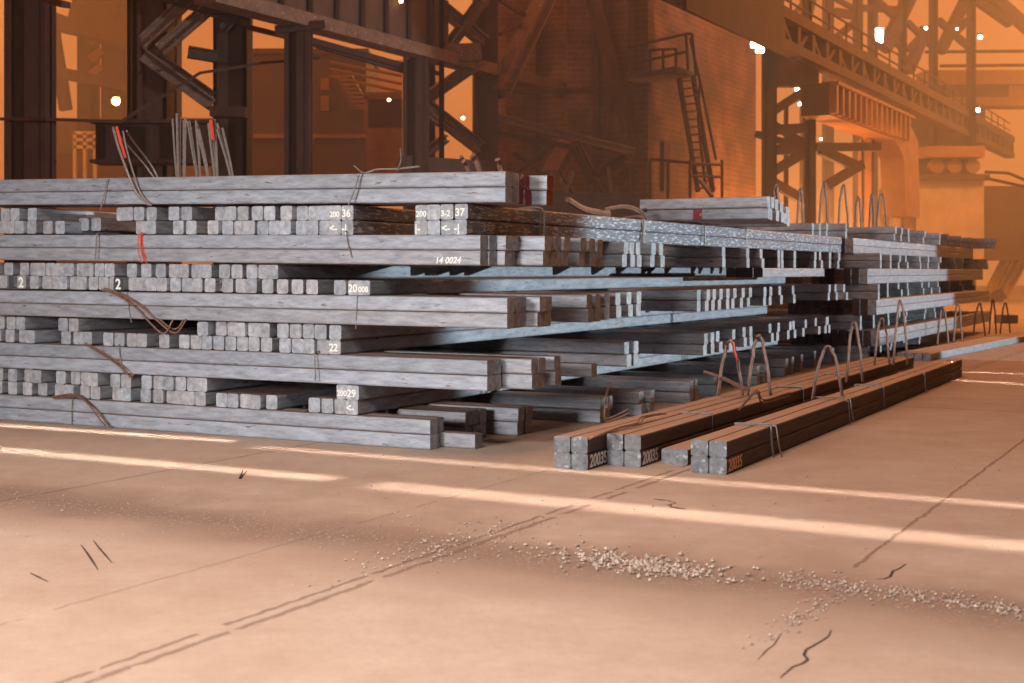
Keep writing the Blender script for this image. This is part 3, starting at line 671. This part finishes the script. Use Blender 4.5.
# lattice between the two columns
lt=empty('braced_trestle',at(452,271,35)-UP*1.4,'zigzag braced lattice frame between two steel columns left of the brick building','steel lattice')
for x0,y0,x1,y1,w in ((428,-4,484,42,.30),(484,-2,446,50,.25),(418,104,482,60,.30),(426,106,480,148,.32),(430,116,478,146,.2),(446,138,410,165,.2)):
    k=MB(); k.ibeam(at(x0,y0,35),at(x1,y1,36),w,w,t=.04); part(k,'brace',IRON2,lt)
part(post(439,444,34.5,.15),'post',IRON,lt); part(post(430,435,36,.15),'post',IRON,lt); part(post(426,431,36,.4),'post',IRON,lt)
k=MB(); k.bar(at(425,54,35),at(480,52,35.4),.25,.45); part(k,'tie_beam',IRON2,lt)
k=MB(); k.bar(at(400,166,34),at(498,172,35),.5,.5); part(k,'sill_beam',IRON,lt)
# braces right of the column, before the building
br=empty('raking_braces',at(540,271,37)-UP*1.4,'raking braces and a sloping beam between the tall column and the brick building','steel braces')
for x0,y0,x1,y1,w,m in ((499,93,546,-4,.45,IRON2),(498,118,634,152,.22,IRON2),(498,133,630,158,.12,IRON),(551,177,570,142,.45,IRON2),(575,144,596,188,.25,IRON),(514,154,546,172,.1,IRON),(546,150,516,172,.1,IRON),(628,158,596,180,.3,IRON),(500,0,532,20,.1,IRON),(500,34,532,20,.1,IRON)):
    k=MB(); k.ibeam(at(x0,y0,37),at(x1,y1,38.5),w,w,t=.05); part(k,'brace',m,br)
k=MB(); k.bar(at(498,92,37),at(600,90,39),.2,.12); part(k,'rail',IRON,br)
# brick building
K0=at(648,271,39.8)-UP*1.4
def wallpoly(name,p,q,z0,z1,m,th=.5,parent=None):
    d=(q-p).normalized(); nrm=Vector((-d.y,d.x,0)); L=(q-p).length
    k=MB().box((0,0,0),(L,th,z1-z0)); me=k.mesh(name,m); o=bpy.data.objects.new(name,me); COL.objects.link(o)
    o.rotation_euler=(0,0,math.atan2(d.y,d.x)); o.location=p+UP*z0
    return o
bb=empty('brick_building',K0,'brick building with a lit orange side and a dark front, right of middle','building')
def wp(name,p,q,z0,z1,m,th=.5,parent=None,label=None):
    o=wallpoly(name,p,q,z0,z1,m,th); o.parent=parent; o.location=o.location-parent.location
    if label: o['label']=label
    return o
wp('front_wall',K0-HA*6.0,K0,0,14,BRICK,.5,bb); wp('side_wall',K0,K0+HB*9.9,0,14,BRICK,.5,bb)
o=MB(); 
for px in (585,525):
    t=Vector(((px-CX)/F,1,0)); 
    k=(px-CX)/F; s_=(K0.x-k*K0.y)/(HA.x-k*HA.y); c=K0-HA*s_-HB*.25
    q_=MB(); q_.bar(c,c+UP*13,.9,.5); part(q_,'brick_pier',BRICK,bb)
fr=MB()
for px in (600,612,636):
    k=(px-CX)/F; s_=(K0.x-k*K0.y)/(HA.x-k*HA.y); c=K0-HA*s_-HB*.35
    q_=MB(); q_.bar(c,c+UP*13,.16,.3); part(q_,'downpipe',IRON,bb)
q_=MB(); q_.bar(at(592,-5,38.5),at(628,130,38.9),.35,.3); part(q_,'raking_chute',IRON,bb)
q_=MB(); q_.box((-.3,0,0),(.3,.1,1.5)); 
dp=K0+HB*1.2-HA*-.03; q2=MB(); q2.bar(dp+UP*3.8+HA*.03,dp+UP*5.3+HA*.03,.12,.5,HB); part(q2,'small_window',IRON,bb,'narrow dark opening')
# left long clad wall and glowing bay behind the columns
def flat(name,x0,x1,y0,y1,Y,m,label,cat,th=.4,slope=0.0):
    a=at(x0,y0,Y); b=at(x1,y1,Y)
    k=MB().box((min(a.x,b.x),Y,max(0,min(a.z,b.z))),(max(a.x,b.x),Y+th,max(a.z,b.z)))
    c=Vector(((a.x+b.x)/2,Y,max(0,min(a.z,b.z)))); o=k.build(name,m,origin=c); tag(o,label,cat); return o
hut=empty('clad_cabin',at(290,271,44)-UP*1.4,'brown sheet-clad cabin behind the columns under the pale girder','cabin')
k=MB(); a=at(246,54,44); b=at(366,54,44); k.box((a.x,44,0),(b.x,48,a.z)); part(k,'walls',PLATE,hut)
k=MB(); k.box((a.x-.1,43.8,a.z),(b.x+.1,48.2,a.z+.15)); part(k,'roof',PLATE,hut)
for x0,x1,y0,y1 in ((321,329,96,111),(321,329,78,90)):
    a=at(x0,y0,43.95); b=at(x1,y1,43.95); k=MB().box((a.x,43.9,b.z),(b.x,44,a.z)); part(k,'window',OCHRE,hut,'dim orange window')
k=MB(); a=at(246,134,43.9); b=at(366,138,43.9); k.box((a.x,43.85,b.z),(b.x,44,a.z)); part(k,'ledge',OCHRE,hut)
st=empty('outer_stair',at(345,271,43)-UP*1.4,'steep stair with a handrail on the clad cabin wall','stair')
k=MB(); k.bar(at(335,70,43),at(356,108,43),.12,.25); part(k,'stringer',IRON2,st)
for i in range(9):
    c=at(335,70,43).lerp(at(356,108,43),(i+.5)/9); k=MB().box((c.x-.05,42.9,c.z-.04),(c.x+.45,43.5,c.z+.04)); part(k,'tread',OCHRE,st)
sh=empty('control_cabin',at(385,271,40)-UP*1.4,'dark-windowed control cabin with orange lit base between the columns','cabin')
for x0,x1,y0,y1,m,nm in ((366,402,128,180,OCHRE,'base_wall'),(368,402,100,128,IRON,'window_band'),(362,402,92,99,OCHRE,'roof_edge'),(364,368,96,132,OCHRE,'corner_post')):
    a=at(x0,y0,40); b=at(x1,y1,40); k=MB().box((a.x,40,b.z),(b.x,42.5,a.z)); part(k,nm,m,sh)
for i in range(3):
    k=MB(); k.tube([at(330,62+i*7,42),at(402,76+i*8,42)],.05); part(k,'handrail',OCHRE,sh)
# far left bay
fl_=empty('far_gantry',at(100,271,62)-UP*1.4,'hazy gantry frame far behind the left side of the stack','gantry')
for x0,y0,x1,y1,w in ((52,22,66,110,.5),(45,14,78,26,.55),(45,24,80,32,.5),(80,12,125,24,2.6),(45,70,125,86,.6)):
    k=MB(); k.bar(at(x0,y0,60),at(x1,y1,60),w,w*.8); part(k,'brace',PLATE,fl_)
for x0,x1 in ((77,92),(101,125)):
    k=post(x0,x1,61,1.2,top=22); part(k,'post',PLATE,fl_)
for i,(y0) in enumerate((30,44,60,76)):
    k=MB(); k.bar(at(91,y0,61),at(102,y0-9,61),.35,.35); part(k,'lacing',OCHRE,fl_)
sc=empty('guard_rail_platform',at(85,271,50)-UP*1.4,'pale railed platform low in the haze at left','platform')
for yy in (133,140,147): 
    k=MB(); k.bar(at(74,yy,50),at(96,yy,50),.12,.12); part(k,'rail',CONC,sc)
for xx in (75,85,95):
    k=MB(); k.bar(at(xx,133,50),at(xx,180,50),.12,.12); part(k,'post',CONC,sc)
k=MB(); k.box((at(45,0,52).x,52,0),(at(127,0,52).x,54,at(0,152,52).z)); part(k,'deck_wall',PLATE,sc)
tag(flat('far_shed',45,300,118,180,70,PLATE,'low hazy shed wall far behind the left columns','shed',3),)
tag(flat('far_shed',246,440,60,180,66,OCHRE,'hazy orange shed block far behind the clad cabin','shed',3))
# catwalk and ladder on the brick side wall
cw=empty('catwalk',K0+HB*1.5+HA*.6,'railed catwalk platform with a steep ladder on the brick side wall','catwalk')
P=lambda px,py,Y=38.6: at(px,py,Y)
k=MB(); k.add([P(625,80,38.2),P(676,72,37.6),P(696,78,39.5),P(640,84,40.0),P(625,76,38.2),P(676,66,37.6),P(696,73,39.5),P(640,80,40)],[(0,3,2,1),(4,5,6,7),(0,1,5,4),(1,2,6,5),(2,3,7,6),(3,0,4,7)]); part(k,'deck',IRON,cw)
for pts in ([P(628,47),P(686,34),P(692,34)],[P(650,50),P(676,49),P(676,62)],[P(640,62),P(686,52)]):
    k=MB(); k.tube(pts,.045); part(k,'handrail',IRON,cw)
for x0,y0,x1,y1 in ((686,34,688,70),(650,49,650,72),(676,48,676,66),(692,34,696,76),(663,50,663,70)):
    k=MB(); k.tube([P(x0,y0),P(x1,y1)],.045); part(k,'rail_post',IRON,cw)
la=empty('steep_stair',K0+HB*3+HA*.8,'steep steel stair leading up to the catwalk on the brick wall','stair')
for x0,y0,x1,y1,Y in ((679,78,698,192,38.4),(693,76,713,192,38.6)):
    k=MB(); k.bar(at(x0,y0,Y),at(x1,y1,Y),.1,.28); part(k,'stringer',IRON,la)
for i in range(15):
    t=(i+.5)/15; a=at(679,78,38.4).lerp(at(698,192,38.4),t); b=at(693,76,38.6).lerp(at(713,192,38.6),t); k=MB(); k.bar(a,b,.3,.04); part(k,'tread',IRON,la)
for pts in ([P(690,38),P(702,90),P(716,160)],[P(700,80),P(698,120),P(706,190)]):
    k=MB(); k.tube(pts,.04); part(k,'handrail',IRON,la)
lr=empty('lower_railing',K0+HB*2+HA*1.5,'low guard railing at the foot of the brick wall below the catwalk','railing')
for pts in ([P(650,159,38),P(690,163,37.6),P(722,165,39)],[P(690,176,37.6),P(722,177,39)]):
    k=MB(); k.tube(pts,.045); part(k,'rail',IRON,lr)
for px in (650,668,690,722):
    Y_=37.6 if px<700 else 39; k=MB(); k.tube([P(px,160,Y_),P(px,200,Y_)],.045); part(k,'post',IRON,lr)
# runway truss from upper right
rt=empty('runway_truss',at(760,271,37)-UP*1.4,'crane runway truss crossing the upper right and receding to the right','truss')
q0=hb(758,2,36.4,655); q1=hb(758,2,36.4,1010)
zt=q0.z; zb=at(752,36,36).z
def rp(t,z): p=q0.lerp(q1,t); return Vector((p.x,p.y,z))
k=MB(); k.bar(rp(0,zt),rp(1,zt),.5,.32); part(k,'top_chord',PLATE,rt)
k=MB(); k.bar(rp(0,zb+.1),rp(1,zb+.1),.5,.28); part(k,'bottom_chord',PLATE,rt)
N=34
for i in range(N+1):
    t=i/N; k=MB(); k.bar(rp(t,zb),rp(t,zt),.34,.30,HB); part(k,'post',PLATE,rt)
    if i<N: 
        k=MB(); k.bar(rp(t,zb if i%2 else zt),rp(t+1/N,zt if i%2 else zb),.14,.16); part(k,'diagonal',PLATE,rt)
k=MB(); k.box((0,0,0),(1,1,1)) 
k=MB(); k.bar(rp(0,zb+.6)+HA*.7,rp(.14,zb+.6)+HA*.7,.1,2.2); part(k,'solid_web',IRON,rt)
for z_ in (.9,.5):
    k=MB(); k.bar(rp(0,zt+z_),rp(1,zt+z_),.05,.05); part(k,'handrail',IRON,rt)
for i in range(25):
    k=MB(); k.bar(rp(i/25,zt),rp(i/25,zt+.9),.05,.05,HB); part(k,'rail_post',IRON,rt)
# tower right of the building
rtw=empty('lattice_tower',at(790,271,42)-UP*1.4,'cross-braced lattice tower below the runway truss, right of the brick building','steel tower')
part(post(765,777,42,.6,top=8.6),'post',PLATE,rtw); part(post(808,816,41,.5,top=6),'post',PLATE,rtw); part(post(786,788,44,.3,top=7),'post',PLATE,rtw)
for x0,y0,x1,y1,w in ((772,112,806,90,.25),(772,124,808,146,.22),(756,134,812,150,.2),(772,130,812,128,.3),(772,150,812,149,.3),(772,172,812,148,.28),(772,182,812,205,.28),(820,150,860,168,.3),(826,186,862,164,.28),(816,147,880,147,.25)):
    k=MB(); k.bar(at(x0,y0,42.3),at(x1,y1,42.6),w,w); part(k,'brace',PLATE,rtw)
k=MB(); a=at(765,30,42); b=at(819,86,42); k.box((a.x,42,b.z),(b.x,42.4,a.z)); part(k,'head_plate',PLATE,rtw)
part(post(862,874,47,.6,top=6),'post',OCHRE,rtw)
# ribbed box girder
rg_=empty('ribbed_girder',at(808,115,40),'box girder with upright ribs and curved-down far end, under the runway truss','girder')
g0=at(830,83,40); g0b=at(830,115,40); wA=.85; ZT=g0.z; ZB=g0b.z
def gp(px): p=hb(830,83,40,px); return Vector((p.x,p.y,0))
e0=gp(830); e1=gp(908); prof=[(0,ZT),(0,ZB)]
body=[e0+UP*ZB,e0+UP*ZT,gp(906)+UP*ZT,gp(918)+UP*(ZT-.7),gp(920)+UP*3.4,gp(906)+UP*3.4,gp(904)+UP*(ZB-.6),gp(896)+UP*(ZB)]
k=MB().prism(body,-HA*wA); part(k,'box_body',OCHRE,rg_)
for i in range(15):
    c=e0.lerp(e1,(i+.1)/15)+HA*.08; k=MB(); k.bar(c+UP*(ZB+.05),c+UP*(ZT-.05),.26,.2,HB); part(k,'rib',OCHRE,rg_)
k=MB(); k.bar(e0+UP*ZT,e1+UP*ZT,wA*.6,.1); part(k,'top_flange',OCHRE,rg_); k=MB(); k.bar(e0-HB*.05-HA*wA/2+UP*ZB,e0-HB*.05-HA*wA/2+UP*ZT,wA,.08,HB); part(k,'end_plate',PLATE,rg_)
part(post(902,916,51,.8,top=4.5),'leg',OCHRE,rg_)
# high lattice beyond
hl=empty('high_lattice',at(880,271,62)-UP*1.4,'tall hazy lattice frames high in the upper right','steel lattice')
for x0,x1 in ((826,834),(857,863),(872,878),(903,907),(934,938),(972,976)):
    part(post(x0,x1,62,.8,top=24),'post',PLATE,hl)
for x0,y0,x1,y1,w in ((884,50,912,-8,.75),(908,72,926,28,.6),(940,52,968,-5,.6),(834,12,858,16,.5),(834,-2,860,12,.3),(838,36,858,20,.4),(878,2,905,26,.4),(878,30,905,50,.35),(907,50,934,24,.35),(907,22,934,48,.35),(938,20,972,50,.4),(938,50,972,16,.4),(862,8,905,10,.4),(976,0,1010,24,.5),(990,-5,1030,30,.7),(780,30,806,0,.3),(805,28,812,-5,.5)):
    k=MB(); k.bar(at(x0,y0,62),at(x1,y1,62.5),w*.7,w*.7); part(k,'brace',PLATE,hl)
part(post(803,810,50,.6,top=20),'post',PLATE,hl)
# cross beams at right
cb=empty('bridge_crane_beam',at(980,90,68),'broad hazy bridge beam spanning the right edge high up','bridge beam')
for x0,x1,y0,y1,m,nm in ((925,1060,70,84,OCHRE,'upper_flange'),(932,1012,84,97,IRON,'shade_toned_web'),(1012,1060,82,97,OCHRE,'web'),(950,1060,97,106,OCHRE,'lower_flange')):  # left stretch of the web: its shade is put in as dark iron colour
    a=at(x0,y0,68); b=at(x1,y1,68); k=MB().box((a.x,68+(.4 if 'web' in nm else 0),b.z),(b.x,69.5,a.z)); part(k,nm,m,cb)
for x0,x1,y in ((925,1040,52),(940,1040,66)):
    tag(MB().tube([at(x0,y,64),at(x1,y-1,64)],.08).build('overhead_cable',IRON),f'thin overhead cable crossing the upper right {"above" if y<60 else "just over"} the bridge beam','cable')
# pale concrete block with machine on it
tag(flat('concrete_block',917,984,180,260,58,CONC,'pale concrete block wall in the haze behind the farther stack','concrete block',6))
tag(flat('side_wall_block',984,1060,186,260,60,PLATE,'darker wall block at the right edge behind the pale concrete block','wall',4))
mc=empty('casting_machine',at(950,178,58),'dark hazy machinery with round rolls on top of the pale concrete block','machine')
a=at(926,146,58); b=at(985,157,58); k=MB().box((a.x,58,b.z),(b.x,60.5,a.z)); part(k,'hood',OCHRE,mc)
a=at(926,157,58); b=at(978,174,58); k=MB().box((a.x,59,b.z),(b.x,60.5,a.z)); part(k,'frame',IRON,mc)
for px in (937,955,973):
    c=at(px,166,58.6); k=MB(); k.tube([c,c+Vector((0,.9,0))],.32,14); part(k,'roll',OCHRE,mc)
a=at(918,174,57.5); b=at(990,180,57.5); k=MB().box((a.x,57.5,b.z),(b.x,60.5,a.z)); part(k,'bed',PLATE,mc)
tag(flat('hopper_housing',915,985,108,146,66,PLATE,'dark hazy housing above the machinery at right','housing',3))
# leaning yellow arm at the right edge
ya=empty('inclined_arm',at(1000,301,62),'yellow inclined machine arm rising out of frame at the right edge','machine arm')
for x0,y0,x1,y1,w in ((990,294,1040,196,.42),(1002,296,1052,205,.42)):
    k=MB(); k.ibeam(at(x0,y0,61.5),at(x1,y1,62),w,w,t=.1); part(k,'rail',YEL,ya)
for i in range(9):
    t=(i+.3)/9; a=at(990,294,61.8).lerp(at(1040,196,62.2),t); b=at(1002,296,61.8).lerp(at(1052,205,62.2),min(1,t+.05)); k=MB(); k.bar(a,b,.3,.3); part(k,'rung',YEL,ya)
k=MB(); k.bar(at(990,294,61.5),at(996,303,61.5),.8,.9); part(k,'foot',IRON,ya)
tag(MB().tube([at(985,172,50),at(1008,173,50),at(1040,186,50)],.06).tube([at(985,178,50),at(1040,190,50)],.06).build('handrail',IRON),'curved handrail at the right edge before the hazy wall','handrail')
tag(MB().box((at(1002,0,36).x,36,0),(at(1018,0,36).x,36.6,.22)).build('floor_scrap',IRON),'dark scrap lump on the floor below the yellow arm','scrap')
# clutter behind the stack seen above it
cl=random.Random(5)
for i,(x,y,x2,y2) in enumerate(((595,178,606,196),(608,168,612,196),(560,170,575,196),(572,172,566,194),(590,186,600,204),(700,180,712,196))):
    tag(MB().bar(at(x,y,35.3),at(x2,y2,34.9),.10,.08).build('leaning_plank',RUSTY if i%2 else IRON),f'{ordn(i+1)} leaning scrap board from the left in the clutter behind the stack','scrap board','scrap boards leaning behind the stack')
bn=MB(); a=at(535,193,34.6); b=at(640,214,34.6); bn.box((a.x,34.6,0),(b.x,36.2,a.z)); tag(bn.build('low_heap',RUSTY),'low dusty brown wall behind the stack between red-ended billets and short bundle','low wall')
# cap rows: second stack carries crosswise dunnage
# lamps --------------------------------------------------------------
def lamp(px,py,Y,r,m,label,power,col=(1,.5,.18)):
    r*=.62
    e=empty('hall_lamp',at(px,py,Y),label,'lamp','distant hall lamps')
    k=MB(); n=8; vs=[]; 
    for i in range(5):
        ph=-math.pi/2+math.pi*i/4
        for j in range(n): vs.append((r*math.cos(ph)*math.cos(j*2*math.pi/n),r*math.cos(ph)*math.sin(j*2*math.pi/n),r*math.sin(ph)))
    k.add(vs,[(i*n+j,i*n+(j+1)%n,(i+1)*n+(j+1)%n,(i+1)*n+j) for i in range(4) for j in range(n)]); k.build('bulb',m,e)
    MB().box((-r*.7,-r*.7,r*.8),(r*.7,r*.7,r*1.5)).build('housing',IRON,e)
    return e
lamp(797,89,46,.13,GLOWW,'white lamp behind the braced tower, upper',0); lamp(800,104,47,.10,GLOWW,'white lamp behind the braced tower, lower',0)
lamp(821,139,50,.08,GLOWW,'small white lamp low among the braces',0); lamp(926,28,60,.12,GLOWW,'small white lamp high in the lattice at right',0)
lamp(980,37,60,.17,GLOWW,'bluish white lamp highest at the right',0); lamp(978,110,60,.16,GLOWW,'white lamp under the bridge beam',0); lamp(957,29,60,.08,GLOWW,'faint white lamp between two others in the lattice',0)
lamp(864,209,55,.22,GLOWO,'yellow sodium lamp low behind the farther stack',0); lamp(116,101,55,.3,GLOWO,'bright yellowish lamp low in the haze at far left',0); lamp(389,100,39,.08,GLOWO,'small yellow lamp on the control cabin',0); lamp(463,118,50,.12,GLOWO,'yellow lamp beyond the lattice frame',0); lamp(401,1,33,.09,GLOWO,'yellow lamp at the top edge left of the lattice',0)
lw=MB().box((at(877,0,58).x,58,at(0,42,58).z),(at(883,0,58).x,58.2,at(0,28,58).z)).build('light_panel',GLOWW); tag(lw,'upright rectangular white light high in the lattice','lamp')
tp=empty('floodlight',at(759,44,42),'dazzling white floodlight cluster at the top corner of the brick building','floodlight')
for x0,x1,y0,y1 in ((755,765,36,40),(752,760,41,47),(757,764,46,52)):
    a=at(x0,y0,42); b=at(x1,y1,42); k=MB().box((a.x,42,b.z),(b.x,42.2,a.z)); part(k,'lamp_face',GLOWW,tp)
k=MB(); a=at(754,36,42.3); b=at(766,53,42.3); k.box((a.x,42.25,b.z),(b.x,42.4,a.z)); part(k,'bracket',IRON,tp)

# walls / roof of the hall that shade the stack
roof=MB().box((-45,-14,17),(60,24,17.4)).build('ceiling',PLATE); tag(roof,kind='structure')
wl=MB().box((-46,-14,0),(-45,24,17)).build('wall_left',PLATE); tag(wl,kind='structure')
wr=MB().box((38,-14,0),(39,62,17)).build('wall_right',PLATE); tag(wr,kind='structure')
lb=MB().prism([(13.4,9.0,0),(13.6,9.0,1.0),(13.9,9.0,1.42),(14.2,9.0,1.0),(14.4,9.0,0)],(3.4,6.8,0)).build('added_shade_barrier',CONC,origin=(15,12,0)); tag(lb,'low unseen barrier at right, added to shade the floor billets','barrier')  # unseen block, added to keep the cool spot off the floor billets
wk=MB().box((-45,-15,0),(60,-14,17)).build('wall_back',PLATE); tag(wk,kind='structure')

# ------------------------------------------------------------------ world, haze, lights
w=bpy.data.worlds.new('glowing_hall_air'); SC.world=w; w.use_nodes=True
bg=w.node_tree.nodes['Background']; bg.inputs['Color'].default_value=(1.0,.265,.062,1); bg.inputs['Strength'].default_value=1.02
vm=bpy.data.materials.new('orange_haze'); vm.use_nodes=True; n=vm.node_tree.nodes; n.clear()
vs_=n.new('ShaderNodeVolumeScatter'); vs_.inputs['Color'].default_value=(.95,.85,.75,1); vs_.inputs['Density'].default_value=.0125; vs_.inputs['Anisotropy'].default_value=.3
oo=n.new('ShaderNodeOutputMaterial'); vm.node_tree.links.new(vs_.outputs[0],oo.inputs['Volume'])
hz=MB().box((-60,24.5,.02),(80,110,30)).build('orange_haze',vm); tag(hz,'orange smoky haze filling the far hall','haze',kind='stuff')

def area(name,loc,target,size,power,col,size_y=None,spread=180):
    L=bpy.data.lights.new(name,'AREA'); L.energy=power; L.color=col; L.shape='RECTANGLE'; L.size=size; L.size_y=size_y or size; L.spread=R(spread)
    o=bpy.data.objects.new(name,L); COL.objects.link(o); o.location=loc; d=Vector(target)-Vector(loc); o.rotation_euler=d.to_track_quat('-Z','Y').to_euler(); return o
area('hall_floodlight_near',(-7.5,-1.5,2.8),(-2.4,10,1.0),1.8,590,(1,.965,.96),spread=110)
area('added_floor_fill',(-2.5,1.5,8),(-1.6,3.4,0),2.5,610,(1,.98,.95),spread=130)  # unseen fill lamp, added to brighten the foreground floor
area('added_warm_fill',(0,12,13),(3,12,0),5,700,(1,.62,.42))  # unseen warm fill, added to brown the tops and far fronts
# cool floodlight far right, skimming the right flank
L=bpy.data.lights.new('cool_floodlight','SPOT'); L.energy=42000; L.color=(.80,.95,1); L.spot_size=R(35); L.spot_blend=.12; L.shadow_soft_size=.15
o=bpy.data.objects.new('cool_floodlight',L); COL.objects.link(o); o.location=(30,9,2.7); d=Vector((4.2,20.2,1.2))-Vector(o.location); o.rotation_euler=d.to_track_quat('-Z','Y').to_euler()
# sodium lamps in the haze
for x,y,z,p in ((-18,40,10,3000),(2,52,11,3000),(16,36,12,2500),(24,50,10,4000),(34,64,12,4000),(9,60,3,2000),(9.6,45,2.2,1500),(10.5,42.5,2.5,600)):
    L=bpy.data.lights.new('sodium_lamp','POINT'); L.energy=p; L.color=(1,.42,.12); L.shadow_soft_size=.6
    o=bpy.data.objects.new('sodium_lamp',L); COL.objects.link(o); o.location=(x,y,z)
# narrow area lamps added overhead to lay strips of light on the floor
def strip(p,q,width,power,spread=3.0):
    c=(p+q)/2; d=q-p; L=bpy.data.lights.new('added_strip_light','AREA'); L.shape='RECTANGLE'; L.size=d.length; L.size_y=width; L.energy=power; L.color=(1,.93,.86); L.spread=R(spread)
    o=bpy.data.objects.new('added_strip_light',L); COL.objects.link(o); o.location=c+UP*4.6; o.rotation_euler=(0,0,math.atan2(d.y,d.x))
strip(onfloor(257,447),onfloor(1060,509),.16,3.6,2.6)
strip(onfloor(-30,423),onfloor(230,441),.14,3.4,2.6)
strip(onfloor(378,485),onfloor(1060,550),.26,5.2,3.4)
strip(onfloor(-30,447),onfloor(331,479),.18,4.4,3.4)
strip(onfloor(940,379),onfloor(1080,388),.16,2,2)
strip(onfloor(940,371),onfloor(1080,376),.16,2,2)

cam=bpy.data.cameras.new('camera'); cam.sensor_width=36; cam.lens=F/1024*36; cam.shift_y=-(341.5-HY)/1024; cam.clip_end=400; cam.dof.use_dof=True; cam.dof.focus_distance=10.8; cam.dof.aperture_fstop=2.8
co=bpy.data.objects.new('camera',cam); COL.objects.link(co); co.location=(0,0,EYE); co.rotation_euler=(R(90),0,0); SC.camera=co
SC.view_settings.view_transform='Standard'; SC.view_settings.look='None'; SC.view_settings.gamma=1; SC.view_settings.exposure=0.0
try: SC.view_settings.use_curve_mapping=False
except Exception: pass
